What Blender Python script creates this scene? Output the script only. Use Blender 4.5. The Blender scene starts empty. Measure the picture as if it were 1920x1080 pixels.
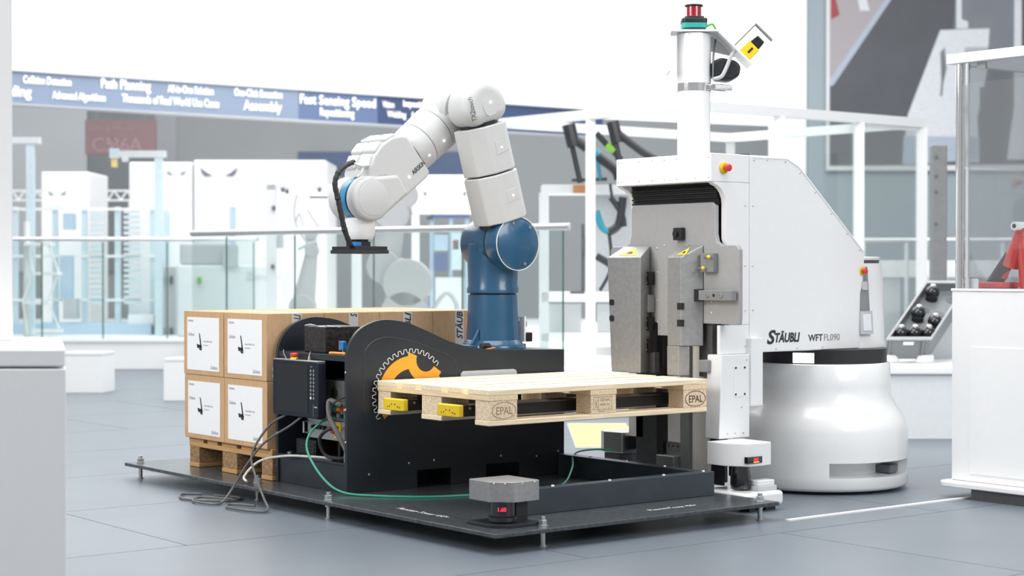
import bpy, bmesh, math, random
from mathutils import Matrix, Vector
random.seed(7)
PI = math.pi
# ------------------------------------------------------------------ camera, world, lights
YAW = 0.6629; PITCH = 0.0104; FPX = 3318.3
CAM = Vector((-3.9098, -5.1051, 1.0419))
scene = bpy.context.scene
col = scene.collection
cd = bpy.data.cameras.new('camera'); cam = bpy.data.objects.new('camera', cd); col.objects.link(cam)
cam.location = CAM; cam.rotation_euler = (PI/2 - PITCH, 0, -YAW)
cd.sensor_width = 36; cd.lens = FPX/1920*36; cd.clip_end = 200
cd.dof.use_dof = True; cd.dof.focus_distance = 7.5; cd.dof.aperture_fstop = 2.8
scene.camera = cam
w = bpy.data.worlds.new('hall_light'); scene.world = w; w.use_nodes = True
wb = w.node_tree.nodes['Background']; wb.inputs[0].default_value = (0.955, 0.975, 1, 1); wb.inputs[1].default_value = 0.50
scene.view_settings.view_transform = 'Standard'; scene.view_settings.look = 'None'
scene.view_settings.exposure = 0.0; scene.view_settings.gamma = 1
scene.view_settings.use_curve_mapping = False

def area(name, loc, target, size, energy, color=(1, 1, 1)):
    l = bpy.data.lights.new(name, 'AREA'); l.shape = 'RECTANGLE'; l.size, l.size_y = size
    l.energy = energy; l.color = color
    o = bpy.data.objects.new(name, l); col.objects.link(o); o.location = loc
    o.rotation_euler = (Vector(target) - Vector(loc)).to_track_quat('-Z', 'Y').to_euler()
    return o
def hall0(s, d, z): return Vector((CAM.x + s*math.cos(YAW) + d*math.sin(YAW), CAM.y - s*math.sin(YAW) + d*math.cos(YAW), z))
area('ceiling_softbox', (0.6, 0.8, 6.0), (0.9, 1.0, 0), (5, 5), 400)
area('hall_fill', tuple(hall0(0, 17, 7.0)), tuple(hall0(0, 17.5, 0)), (16, 9), 1500)  # added fill that brightens the background, no known fixture
area('side_softbox', (-5.5, 1.8, 4.2), (0.8, 1.2, 0.6), (4, 3), 330, (1, .985, .96))
area('front_fill', (2.2, -6.5, 4.4), (1.8, 1.0, 0.9), (4, 3), 300)  # added, unseen fill behind the camera for the near side faces

# ------------------------------------------------------------------ helpers
CA, SA = math.cos(YAW), math.sin(YAW)
def hall(s, d, z):            # hall frame: s metres to the right, d metres along the view, z up
    return Vector((CAM.x + s*CA + d*SA, CAM.y - s*SA + d*CA, z))
def sx(px, d): return (px - 960)/FPX*d
def hz(py, d): return CAM.z + (505.5 - py)/FPX*d
RIGHT = Vector((CA, -SA, 0)); AWAY = Vector((SA, CA, 0)); UP = Vector((0, 0, 1))

class MB:
    def __init__(self, frame=None): self.v = []; self.f = []; self.fr = frame
    def add(self, vs, fs):
        b = len(self.v); self.v += [Vector(p) for p in vs]; self.f += [tuple(b+i for i in q) for q in fs]; return self
    def box(self, x0, x1, y0, y1, z0, z1, m=None):
        vs = [Vector((x, y, z)) for z in (z0, z1) for y in (y0, y1) for x in (x0, x1)]
        if m: vs = [m @ p for p in vs]
        return self.add(vs, [(0,2,3,1),(4,5,7,6),(0,1,5,4),(2,6,7,3),(0,4,6,2),(1,3,7,5)])
    def prism(self, poly, fn, a, b):   # poly of (p,q); fn(p,q,t) -> point
        n = len(poly); vs = [fn(p, q, a) for p, q in poly] + [fn(p, q, b) for p, q in poly]
        return self.add(vs, [tuple(range(n-1, -1, -1)), tuple(range(n, 2*n))] + [(i, (i+1) % n, n+(i+1) % n, n+i) for i in range(n)])
    def xz(self, poly, y0, y1): return self.prism(poly, lambda p, q, t: (p, t, q), y0, y1)
    def yz(self, poly, x0, x1): return self.prism(poly, lambda p, q, t: (t, p, q), x0, x1)
    def xy(self, poly, z0, z1): return self.prism(poly, lambda p, q, t: (p, q, t), z0, z1)
    def rings(self, rs, cap=True, closed=False):
        n = len(rs[0]); b = []
        for r in rs: b += list(r)
        fs = []
        m = len(rs)
        for i in range(m if closed else m-1):
            for k in range(n):
                fs.append((i*n+k, i*n+(k+1) % n, ((i+1) % m)*n+(k+1) % n, ((i+1) % m)*n+k))
        if cap and not closed: fs += [tuple(range(n-1, -1, -1)), tuple((m-1)*n+k for k in range(n))]
        return self.add(b, fs)
    def cyl(self, p0, p1, r0, r1=None, n=24):
        r1 = r0 if r1 is None else r1
        p0, p1 = Vector(p0), Vector(p1); d = (p1-p0).normalized()
        a = d.orthogonal().normalized(); b = d.cross(a)
        return self.rings([[p+a*(r*math.cos(2*PI*k/n))+b*(r*math.sin(2*PI*k/n)) for k in range(n)] for p, r in ((p0, r0), (p1, r1))])
    def lathe(self, prof, c=(0, 0, 0), axis=(0, 0, 1), n=40):
        ax = Vector(axis).normalized(); a = ax.orthogonal().normalized(); b = ax.cross(a); c = Vector(c)
        return self.rings([[c+ax*h+a*(r*math.cos(2*PI*k/n))+b*(r*math.sin(2*PI*k/n)) for k in range(n)] for r, h in prof])
    def sphere(self, c, r, n=16, sq=(1, 1, 1)):
        c = Vector(c); m = n//2
        return self.rings([[c+Vector((sq[0]*r*math.sin(PI*j/m)*math.cos(2*PI*k/n), sq[1]*r*math.sin(PI*j/m)*math.sin(2*PI*k/n), -sq[2]*r*math.cos(PI*j/m))) for k in range(n)] for j in [.12]+list(range(1, m))+[m-.12]])
    def tube(self, pts, r, n=8, smooth=True, closed=False):
        pts = [Vector(p) for p in pts]
        if smooth and len(pts) > 2: pts = spline(pts, closed=closed)
        rs = []; prev = None; N = len(pts)
        for i, p in enumerate(pts):
            if closed: d = (pts[(i+1) % N]-pts[i-1]).normalized()
            else: d = (pts[min(i+1, N-1)]-pts[max(i-1, 0)]).normalized()
            if prev is None: a = d.orthogonal().normalized()
            else: a = (prev-d*prev.dot(d)).normalized()
            prev = a; b = d.cross(a); rr = r(i/(N-1)) if callable(r) else r
            rs.append([p+a*(rr*math.cos(2*PI*k/n))+b*(rr*math.sin(2*PI*k/n)) for k in range(n)])
        return self.rings(rs, closed=closed)
    def build(self, name, mat, parent=None, bevel=0, seg=2, angle=35, smooth=True):
        vs = self.v
        if self.fr: vs = [self.fr(*p) for p in vs]
        off = ROOT.get(parent.name, Vector((0, 0, 0))) if parent else Vector((0, 0, 0))
        me = bpy.data.meshes.new(name); me.from_pydata([tuple(p-off) for p in vs], [], self.f); me.update()
        bm = bmesh.new(); bm.from_mesh(me); bmesh.ops.recalc_face_normals(bm, faces=bm.faces); bm.to_mesh(me); bm.free()
        me.materials.append(M[mat] if isinstance(mat, str) else mat)
        if smooth:
            for p in me.polygons: p.use_smooth = True
            me.set_sharp_from_angle(angle=math.radians(angle))
        o = bpy.data.objects.new(name, me); col.objects.link(o)
        if parent: o.parent = parent; ROOT[o.name] = off
        if bevel:
            b = o.modifiers.new('bevel', 'BEVEL'); b.width = bevel; b.segments = seg; b.limit_method = 'ANGLE'; b.angle_limit = math.radians(35)
            b.harden_normals = True
        return o
ROOT = {}
def spline(pts, k=8, closed=False):
    out = []; n = len(pts)
    for i in range(n if closed else n-1):
        if closed: p0, p1, p2, p3 = pts[i-1], pts[i], pts[(i+1) % n], pts[(i+2) % n]
        else: p0, p1, p2, p3 = pts[max(i-1, 0)], pts[i], pts[i+1], pts[min(i+2, n-1)]
        for j in range(k):
            t = j/k
            out.append(0.5*((2*p1)+(p2-p0)*t+(2*p0-5*p1+4*p2-p3)*t*t+(3*p1-p0-3*p2+p3)*t**3))
    if not closed: out.append(pts[-1])
    return out
def tag(o, label, cat=None, group=None, kind=None):
    if label: o['label'] = label
    if cat: o['category'] = cat
    if group: o['group'] = group
    if kind: o['kind'] = kind
    return o
def thing(name, label, cat, loc, group=None):
    o = bpy.data.objects.new(name, None); col.objects.link(o); o.location = loc; o.empty_display_size = .1
    ROOT[o.name] = Vector(loc); return tag(o, label, cat, group)
def dup(o, parent, name=None):
    c = o.copy(); col.objects.link(c); c.parent = parent
    if parent: ROOT[c.name] = ROOT.get(parent.name, Vector((0, 0, 0)))
    return c
def rounded(x0, x1, y0, y1, r, n=5):
    out = []
    for cx, cy, a0 in ((x1-r, y0+r, -90), (x1-r, y1-r, 0), (x0+r, y1-r, 90), (x0+r, y0+r, 180)):
        out += [(cx+r*math.cos(math.radians(a0+90*k/n)), cy+r*math.sin(math.radians(a0+90*k/n))) for k in range(n+1)]
    return out
FONT = {}
def text(name, s, mat, parent, org, xd, ud, size, align='LEFT', shear=0, bold=0, width=None, depth=.0006, lines=None):
    """flat lettering: org = baseline start, xd reading direction, ud up; lies on the surface"""
    cu = bpy.data.curves.new('txt', 'FONT'); cu.body = s; cu.size = size; cu.align_x = align
    cu.shear = shear; cu.offset = bold; cu.extrude = 0; cu.resolution_u = 3
    t = bpy.data.objects.new('txt', cu); col.objects.link(t)
    bpy.context.view_layer.update()
    me = bpy.data.meshes.new_from_object(t.evaluated_get(bpy.context.evaluated_depsgraph_get()))
    vs = [v.co.copy() for v in me.vertices]; fs = [tuple(p.vertices) for p in me.polygons]
    bpy.data.objects.remove(t); bpy.data.curves.remove(cu); bpy.data.meshes.remove(me)
    if not vs: return None
    k = 1
    if width:
        k = width/max(1e-6, max(v.x for v in vs)-min(v.x for v in vs))
    xd, ud, org = Vector(xd), Vector(ud), Vector(org); nn = xd.cross(ud)
    mb = MB(); mb.add([org+xd*(v.x*k)+ud*v.y+nn*depth for v in vs], fs)
    if lines is not None: lines.add(mb.v, mb.f); return None
    return mb.build(name, mat, parent, smooth=False)

# ------------------------------------------------------------------ materials (all node based)
M = {}
def mat(name, c, rough=.5, metal=0, var=.06, scale=30, bump=0, stretch=(1, 1, 1), coat=0, emit=0, ecol=None, spec=.5, alpha=1, trans=0, detail=4):
    m = bpy.data.materials.new(name); m.use_nodes = True; nt = m.node_tree; b = nt.nodes['Principled BSDF']
    tc = nt.nodes.new('ShaderNodeTexCoord'); mp = nt.nodes.new('ShaderNodeMapping'); mp.inputs['Scale'].default_value = stretch
    nz = nt.nodes.new('ShaderNodeTexNoise'); nz.inputs['Scale'].default_value = scale; nz.inputs['Detail'].default_value = detail
    rp = nt.nodes.new('ShaderNodeValToRGB')
    rp.color_ramp.elements[0].position = .3; rp.color_ramp.elements[1].position = .7
    rp.color_ramp.elements[0].color = (*[max(0, x*(1-var)) for x in c], 1); rp.color_ramp.elements[1].color = (*[min(1, x*(1+var)) for x in c], 1)
    nt.links.new(tc.outputs['Object'], mp.inputs[0]); nt.links.new(mp.outputs[0], nz.inputs[0]); nt.links.new(nz.outputs[0], rp.inputs[0]); nt.links.new(rp.outputs[0], b.inputs['Base Color'])
    b.inputs['Roughness'].default_value = rough; b.inputs['Metallic'].default_value = metal; b.inputs['Coat Weight'].default_value = coat
    b.inputs['Specular IOR Level'].default_value = spec; b.inputs['Coat Roughness'].default_value = .08
    if trans: b.inputs['Transmission Weight'].default_value = trans
    if emit:
        b.inputs['Emission Color'].default_value = (*(ecol or c), 1); b.inputs['Emission Strength'].default_value = emit
    if bump:
        bp = nt.nodes.new('ShaderNodeBump'); bp.inputs['Strength'].default_value = bump; bp.inputs['Distance'].default_value = .004
        nt.links.new(nz.outputs[0], bp.inputs['Height']); nt.links.new(bp.outputs[0], b.inputs['Normal'])
    M[name] = m; return m
def glass(name, tint, refl=.12):
    m = bpy.data.materials.new(name); m.use_nodes = True; nt = m.node_tree; nt.nodes.clear()
    o = nt.nodes.new('ShaderNodeOutputMaterial'); mx = nt.nodes.new('ShaderNodeMixShader'); t = nt.nodes.new('ShaderNodeBsdfTransparent'); g = nt.nodes.new('ShaderNodeBsdfGlossy')
    lw = nt.nodes.new('ShaderNodeLayerWeight'); lw.inputs[0].default_value = .25; mu = nt.nodes.new('ShaderNodeMath'); mu.operation = 'MULTIPLY_ADD'
    mu.inputs[1].default_value = .5; mu.inputs[2].default_value = refl*.4
    t.inputs[0].default_value = (*tint, 1); g.inputs['Roughness'].default_value = .03
    nt.links.new(lw.outputs['Fresnel'], mu.inputs[0]); nt.links.new(mu.outputs[0], mx.inputs[0]); nt.links.new(t.outputs[0], mx.inputs[1]); nt.links.new(g.outputs[0], mx.inputs[2]); nt.links.new(mx.outputs[0], o.inputs[0])
    M[name] = m
mat('floor_grey', (.140, .165, .195), .36, var=.05, scale=2.5, spec=.55)
mat('floor_joint', (.10, .115, .13), .6)
mat('white_paint', (.80, .805, .81), .42, var=.008)
mat('white_gloss', (.80, .805, .805), .25, var=.008, coat=.4)
mat('skin_white', (.545, .55, .55), .62, var=.035, scale=220, bump=.3)
mat('joint_blue', (.04, .22, .40), .35)
mat('robot_white', (.84, .84, .835), .35, var=.01)
mat('robot_blue', (.016, .085, .175), .28, var=.05, scale=8, coat=.35)
mat('beam_steel', (.034, .044, .054), .40, var=.1, scale=12)
mat('anthracite', (.021, .026, .033), .32, var=.12, scale=9, spec=.4)
mat('anthracite_dark', (.014, .018, .024), .45, var=.15, scale=9)
mat('plate_steel', (.068, .076, .083), .24, .2, var=.3, scale=40, bump=.12)
mat('edge_steel', (.10, .11, .12), .35, .6, var=.3, scale=60)
mat('aluminium', (.50, .495, .485), .36, .85, var=.06, scale=60)
mat('alu_cover', (.37, .365, .36), .42, .75, var=.09, scale=70)
mat('fairing_metal', (.33, .33, .332), .45, .55, var=.08, scale=50)
mat('carriage_grey', (.37, .37, .372), .5, .2, var=.03)
mat('mast_dark', (.085, .088, .092), .4, .3, var=.12)
mat('mid_grey', (.23, .235, .24), .5, .1, var=.06)
mat('beige_panel', (.86, .83, .78), .5, var=.02)
mat('black', (.012, .012, .013), .45, var=.2)
mat('black_gloss', (.010, .010, .012), .12, var=.1, coat=.5)
mat('bellows', (.006, .006, .007), .8, var=.4, scale=150, stretch=(.02, .02, 1))
mat('rubber', (.02, .021, .023), .6, var=.15)
mat('steel_bolt', (.52, .54, .54), .3, .9, var=.1)
mat('chrome', (.80, .80, .80), .08, 1, var=.02)
mat('screw_grey', (.62, .62, .62), .35, .6)
mat('cardboard', (.54, .345, .19), .8, var=.07, scale=60, stretch=(1, 1, .3), bump=.08)
mat('label_paper', (.84, .845, .85), .6, var=.005)
mat('print_grey', (.20, .20, .21), .7)
mat('print_black', (.02, .02, .022), .6)
mat('tape_grey', (.60, .59, .58), .4, var=.03)
for nm, c, st in (('pine_x', (.86, .71, .50), (1.5, 30, 30)), ('pine_y', (.80, .62, .40), (30, 1.5, 30)), ('old_x', (.50, .29, .12), (1.5, 30, 30)), ('old_y', (.52, .31, .13), (30, 1.5, 30))):
    mat(nm, c, .7, var=.17, scale=4, stretch=st, bump=.12)
mat('chip_block', (.76, .60, .42), .85, var=.28, scale=190, bump=.3, detail=2)
mat('chip_old', (.30, .185, .095), .9, var=.5, scale=120, bump=.5, detail=2)
mat('burn', (.10, .055, .03), .8)
mat('burn_faint', (.30, .20, .13), .8)
mat('yellow', (.80, .55, .012), .4, var=.03)
mat('sign_yellow', (.88, .58, .03), .5)
mat('orange', (.92, .37, .02), .45, var=.02)
mat('red', (.62, .035, .03), .35)
mat('red_lens', (.35, .005, .015), .12, coat=.6)
mat('teal', (.02, .33, .28), .4)
mat('line_white', (.80, .80, .79), .5)
mat('panel_text', (.55, .56, .57), .6)
mat('screen_dark', (.008, .009, .012), .35, var=.05)
mat('pendant_body', (.010, .014, .022), .4, var=.06, spec=.3)
mat('green_cable', (.02, .29, .18), .4)
mat('bright_green', (.10, .42, .04), .45)
mat('grey_cable', (.10, .10, .10), .5)
mat('white_cable', (.62, .62, .58), .5)
mat('orange_cable', (.85, .27, .03), .5)
mat('blue_plug', (.02, .22, .62), .4)
mat('bluelamp', (.8, .85, 1), .3, emit=6, ecol=(.82, .88, 1))
mat('led_white', (1, 1, 1), .3, emit=4, ecol=(1, 1, 1))
mat('red_digits', (.6, 0, .02), .3, emit=2.2, ecol=(1, .02, .05))
mat('amber_digits', (.6, .3, .0), .3, emit=1.5, ecol=(1, .5, .02))
mat('wall_glow', (.9, .9, .9), .8, emit=1.0, ecol=(.985, .99, 1))
mat('wall_grey', (.47, .49, .50), .8, var=.03, scale=1)
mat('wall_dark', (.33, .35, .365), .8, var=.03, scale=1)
mat('wall_blue', (.40, .47, .51), .8, var=.02, scale=1)
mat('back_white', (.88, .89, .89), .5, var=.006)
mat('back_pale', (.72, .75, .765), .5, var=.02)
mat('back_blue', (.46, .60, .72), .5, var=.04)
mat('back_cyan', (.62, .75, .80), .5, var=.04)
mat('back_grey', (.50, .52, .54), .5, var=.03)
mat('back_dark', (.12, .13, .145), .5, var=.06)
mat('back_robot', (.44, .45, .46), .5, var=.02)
mat('banner_hazed', (.25, .31, .42), .5, var=.03, scale=2)  # banner panels grade from pale to navy; haze painted into the left ones
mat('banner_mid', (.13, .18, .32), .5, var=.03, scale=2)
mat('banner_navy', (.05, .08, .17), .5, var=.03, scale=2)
mat('banner_text', (.95, .95, .97), .6, emit=.35, ecol=(1, 1, 1))
mat('sign_red', (.33, .22, .23), .7, var=.02)
mat('sign_text', (.45, .34, .36), .7)
mat('photo_dark', (.115, .12, .135), .6, var=.06, scale=2)
mat('photo_grey', (.24, .26, .29), .6, var=.06, scale=2)
mat('photo_pink', (.47, .43, .45), .6, var=.04, scale=40, stretch=(1, 1, 8))
mat('photo_white', (.80, .82, .86), .6)
mat('photo_blue', (.50, .56, .66), .6)
mat('photo_red', (.42, .08, .09), .6)
mat('crate_grey', (.20, .215, .225), .5, var=.03)
mat('crate_rim', (.36, .375, .38), .5)
mat('emblem_ink', (.16, .19, .24), .5)
mat('bike_black', (.03, .033, .037), .35)
mat('bike_teal', (.03, .28, .40), .4)
mat('bike_green', (.22, .50, .06), .4)
mat('mat_yellow', (.86, .68, .26), .6, var=.02)
mat('copper', (.50, .22, .10), .5)
mat('orange_wood', (.72, .30, .05), .6)
mat('brown_tray', (.16, .12, .10), .6)
mat('foil_black', (.022, .019, .018), .3, var=.5, scale=60, bump=.7)
mat('rail_steel', (.66, .67, .67), .25, .7, var=.02)
mat('glass_edge', (.05, .14, .115), .2)
glass('pane', (.94, .975, .97)); glass('showcase', (.955, .97, .975), .2)

# ------------------------------------------------------------------ floor: laid panels with open joints
fl = MB().box(-16, 34, -16, 34, -.03, -.004).build('floor', 'floor_grey'); tag(fl, 'blue grey glossy hall floor laid in large panels', None, None, 'structure')
pm = None; PW, PH = 2.0, 1.16
for j in range(-5, 14):
    for i in range(-5, 10):
        x0 = -.77 + i*PW + (1.0 if j % 2 else 0); y0 = .91 + j*PH
        c = Vector((x0+PW/2, y0+PH/2, 0)) - CAM
        dd = c.x*SA + c.y*CA; ss = c.x*CA - c.y*SA
        if dd < 3.2 or dd > 20 or abs(ss) > dd*.29+1.6: continue
        if pm is None:
            p = MB().box(-PW/2+.0025, PW/2-.0025, -PH/2+.0025, PH/2-.0025, -.006, 0).build('floor_panel', 'floor_grey', fl); pm = p
        else: p = dup(pm, fl)
        p.location = (x0+PW/2, y0+PH/2, 0)
tag(MB().box(1.50, 2.95, -.045, -.02, 0, .006).build('floor_strip', 'white_paint'), 'thin white metal edging strip lying on the floor beside the forklift base', 'edging')

# ------------------------------------------------------------------ base plate
HP = .078
PLX, PLY = 1.487, 3.05
bp = thing('base_plate', 'dark steel base plate raised on levelling bolts under robot cell', 'platform', (PLX/2, PLY/2, 0))
MB().box(0, PLX, 0, PLY, HP-.017, HP).build('plate', 'plate_steel', bp, bevel=.004)
def lev(x, y):
    f = MB().cyl((x, y, 0), (x, y, HP-.017), .010, n=12).cyl((x, y, 0), (x, y, .005), .016, n=16).build('levelling_bolt', 'steel_bolt', bp)
    MB().cyl((x, y, HP), (x, y, HP+.003), .022, n=20).cyl((x, y, HP+.003), (x, y, HP+.022), .0175, n=6).cyl((x, y, HP+.022), (x, y, HP+.034), .010, n=12).cyl((x, y, HP-.017), (x, y, HP-.028), .016, n=6).build('nut', 'steel_bolt', f, bevel=.001)
for x, y in ((.281, .073), (.035, 1.194), (.064, 3.0), (1.428, .055), (.1, 1.9), (1.43, 3.0)): lev(x, y)
pt = MB()
text('', 'Planeten-Tower 450+', 'line_white', None, (.87, .115, HP+.001), (1, 0, 0), (0, 1, 0), .045, lines=pt, width=.26)
pt.build('plate_lettering', 'line_white', bp, smooth=False)
pt = MB()
text('', 'Planeten-Tower 450+', 'line_white', None, (.105, .80, HP+.001), (0, -1, 0), (1, 0, 0), .045, lines=pt, width=.34)
pt.build('plate_lettering', 'line_white', bp, smooth=False)
# dark steel stop frame on the plate
sf = thing('stop_frame', 'low dark steel beam frame bolted on the base plate below raised pallet', 'steel frame', (1.0, .6, HP))
MB().box(.30, 1.42, .315, .37, HP, .180).build('beam', 'beam_steel', sf, bevel=.003)
MB().box(1.365, 1.42, .3705, 1.30, HP, .178).build('beam', 'beam_steel', sf, bevel=.003)
for x, y in ((.55, .343), (.85, .343), (1.15, .343), (1.38, .343), (1.393, .6), (1.393, .85), (1.393, 1.1)):
    MB().lathe([(.0002, .006), (.006, .005), (.008, .0)], (x, y, .180 if y < .37 else .178), n=10).build('screw', 'screw_grey', sf)

# ------------------------------------------------------------------ console
YF, YR = 1.305, 1.90
con = thing('robot_console', 'dark grey steel console carrying the robot, curved side panels with gear emblem', 'console', (.8, 1.6, HP))
prof = [(.196, .66), (.202, .70), (.222, .74), (.264, .785), (.333, .815), (.402, .824), (.501, .812), (.56, .793), (.615, .772), (.66, .754), (.717, .731), (.77, .713), (.821, .70), (.88, .689), (.941, .682), (1.05, .676), (1.407, .667)]
prof = [(p.x, p.y) for p in spline([Vector((a, b, 0)) for a, b in prof], 3)]
pock = [(1.407, HP), (1.30, HP), (1.30, HP)]
front = [(1.407, HP), (1.14, HP), (1.14, .155), (.945, .155), (.945, HP), (.75, HP), (.75, .155), (.565, .155), (.565, HP), (.196, HP)] + prof
fp = MB().xz(front[:], YF, YF+.018).build('side_panel', 'anthracite', con, bevel=.002)
MB().xz([(1.407, HP), (.196, HP)] + prof, YR-.018, YR).build('side_panel', 'anthracite', con, bevel=.002)
# recessed outline on the panel
def tubeline(pts, r, name, m, parent, closed=False, smooth=True): return MB().tube(pts, r, 6, closed=closed, smooth=smooth).build(name, m, parent)
ol = [(.30, .40), (.285, .46), (.285, .66), (.30, .705), (.34, .735), (.40, .748), (.47, .74), (.56, .72), (.66, .685), (.74, .655), (.775, .62), (.775, .55)]
tubeline([(a, YF-.0005, b) for a, b in ol], .0012, 'panel_groove', 'edge_steel', fp)
# gear emblem: white toothed outline, orange ring segment with a wrench mouth
gc = (.53, .49)
def gp(r, t): return (gc[0]+r*math.cos(t), YF-.0015, gc[1]+r*math.sin(t))
pts = []; T = 40
k0, k1 = 5, 24
for k in range(k0, k1):
    for fr, r in ((-.36, .186), (-.18, .203), (.18, .203), (.36, .186)):
        pts.append(gp(r, 2*PI*(k+fr)/T))
tubeline(pts, .0018, 'gear_outline', 'line_white', fp, smooth=False)
def arcp(r, a0, a1, n): return [(gc[0]+r*math.cos(math.radians(a0+(a1-a0)*i/n)), gc[1]+r*math.sin(math.radians(a0+(a1-a0)*i/n))) for i in range(n+1)]
# ring segment as a strip, bitten by the wrench mouth at 62 degrees
mb = MB()
def ringseg(a0, a1, r0, r1, n=30):
    o_ = arcp(r1, a0, a1, n); i_ = arcp(r0, a0, a1, n)
    vs = [(p, YF-.001, q) for p, q in o_]+[(p, YF-.001, q) for p, q in i_]
    mb.add(vs, [(k, k+1, n+2+k, n+1+k) for k in range(n)])
ringseg(88, 215, .115, .172); ringseg(-25, 36, .115, .172)
mc = (gc[0]+.172*math.cos(math.radians(62)), gc[1]+.172*math.sin(math.radians(62)))
# wrench jaw: thick arc round the mouth
n = 20; A0, A1 = 158, 326
vo = []; vi = []
for i in range(n+1):
    t = math.radians(A0+(A1-A0)*i/n); rr = .098 if 0 < i < n else .085
    vi.append((mc[0]+.052*math.cos(t), YF-.0012, mc[1]+.052*math.sin(t))); vo.append((mc[0]+.100*math.cos(t), YF-.0012, mc[1]+.100*math.sin(t)))
mb.add(vo+vi, [(k, k+1, n+2+k, n+1+k) for k in range(n)])
mb.build('gear_emblem', 'orange', fp, smooth=False)
# grey strip behind pallet, screws
MB().xz(rounded(.80, 1.12, .50, .585, .02), YF-.006, YF-.0005).build('light_plate', 'back_grey', fp, bevel=.001)
for x, z in ((.31, .155), (.52, .19), (.655, .195), (1.03, .19), (1.24, .175), (1.37, .19)):
    MB().lathe([(.0002, .003), (.004, .0025), (.005, 0)], (x, YF, z), (0, -1, 0), n=10).build('screw', 'screw_grey', fp)
for z in (.30, .44, .60):
    for yy in (YF+.009, YR-.009):
        MB().lathe([(.0002, .003), (.004, .0025), (.005, 0)], (.196, yy, z), (-1, 0, 0), n=10).build('screw', 'screw_grey', con)
y0, y1 = YF+.018, YR-.018
MB().xy([(.205, y0), (.55, y0), (.55, y0+.16), (1.385, y0+.16), (1.385, y1), (.205, y1)], HP, .198).build('base_block', 'anthracite', con, bevel=.002)
MB().box(.766, .93, y0, y0+.159, HP, .19).build('pocket_rib', 'anthracite_dark', con)
MB().box(.198, .8, y0, y1, .198, .208).build('lower_shelf', 'anthracite', con, bevel=.002)
MB().box(.200, .9, y0, y1, .645, .672).build('upper_shelf', 'anthracite', con, bevel=.002)
MB().box(.86, 1.405, y0, y1, .650, .668).build('top_plate', 'anthracite', con, bevel=.002)
MB().box(.80, .82, y0, y1, .21, .645).build('back_panel', 'anthracite_dark', con)
MB().box(1.387, 1.405, y0, y1, .20, .650).build('end_panel', 'anthracite', con)
# things on and in the console
t = thing('wrapped_box', 'black tape wrapped box with torn top on the console upper shelf', 'box', (.34, 1.645, .672))
MB().box(.245, .43, 1.556, 1.735, .672, .79).build('body', 'foil_black', t, bevel=.006)
MB().tube([(.248, 1.73, .791), (.25, 1.68, .796), (.255, 1.62, .789), (.262, 1.56, .791), (.32, 1.553, .786)], .003, 6).build('torn_tape', 'steel_bolt', t)
t = thing('sensor_plug', 'small blue plug with silver rim standing beside the black wrapped box', 'plug', (.27, 1.45, .672))
MB().box(.262, .282, 1.438, 1.464, .690, .728).build('body', 'blue_plug', t, bevel=.003)
MB().box(.260, .284, 1.460, 1.468, .688, .730).cyl((.272, 1.45, .672), (.272, 1.45, .690), .006, n=10).build('rim', 'steel_bolt', t)
t = thing('tray', 'brown open tray on the console upper shelf behind the side panel', 'tray', (.40, 1.40, .672))
MB().box(.35, .46, 1.33, 1.45, .672, .678).build('bottom', 'brown_tray', t)
for b in ((.35, .354, 1.33, 1.45), (.456, .46, 1.33, 1.45), (.354, .456, 1.33, 1.334), (.354, .456, 1.446, 1.45)):
    MB().box(*b, .678, .73).build('side', 'brown_tray', t)
tag(MB().tube([(.215, 1.47, .678), (.213, 1.42, .679), (.214, 1.37, .679), (.216, 1.325, .678)], .006, 8).build('orange_cable', 'orange_wood'), 'short orange cable lying along the front edge of upper shelf', 'cable')
t = thing('control_unit', 'silver rack control unit with red and yellow main switch on the lower shelf', 'control unit', (.5, 1.53, .26))
MB().box(.245, .75, 1.335, 1.705, .292, .378).build('housing', 'aluminium', t, bevel=.002)
MB().tube([(.245, 1.70, .312), (.222, 1.70, .315), (.222, 1.70, .362), (.245, 1.70, .366)], .005, 8, smooth=False).build('handle', 'steel_bolt', t)
for yy in (1.645, 1.615, 1.585, 1.555): MB().cyl((.245, yy, .343), (.229, yy, .343), .010, .008, n=12).build('connector', 'black', t)
MB().box(.2435, .2455, 1.425, 1.485, .305, .372).build('switch_plate', 'yellow', t)
MB().cyl((.2435, 1.472, .342), (.226, 1.472, .342), .020, .018, n=16).box(.218, .228, 1.455, 1.489, .336, .348).build('main_switch', 'red', t)
for xx in (.27, .72): MB().box(xx, xx+.02, 1.34, 1.36, .208, .292).build('foot', 'black', t)
for xx in (.30, .72): MB().box(xx, xx+.02, 1.52, 1.54, .208, .292).build('foot', 'black', t)
MB().box(.2437, .2455, 1.345, 1.375, .300, .315).build('warning_label', 'sign_yellow', t)
t = thing('drive_unit', 'grey drive unit with rows of terminals above the silver control unit', 'drive unit', (.5, 1.45, .38))
MB().box(.25, .75, 1.335, 1.60, .379, .465).build('terminal_rack', 'mid_grey', t, bevel=.002)
MB().box(.245, .75, 1.335, 1.57, .466, .556).build('housing', 'aluminium', t, bevel=.003)
MB().cyl((.2455, 1.475, .505), (.238, 1.475, .505), .022, n=20).build('fan', 'black', t)
for k in range(7):
    MB().box(.238, .25, 1.345+.03*k, 1.367+.03*k, .425, .438).build('terminal', ('sign_yellow', 'orange', 'red', 'yellow', 'teal', 'black', 'green_cable')[k], t)
    MB().box(.238, .25, 1.345+.03*k, 1.365+.03*k, .395, .412).build('terminal', ('black', 'teal', 'black', 'screw_grey', 'black', 'black', 'mid_grey')[k], t)
t = thing('power_supply', 'black finned power supply block on the lower shelf', 'power supply', (.33, 1.72, .208))
MB().box(.245, .42, 1.637, 1.805, .208, .280).build('body', 'black', t, bevel=.004)
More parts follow.
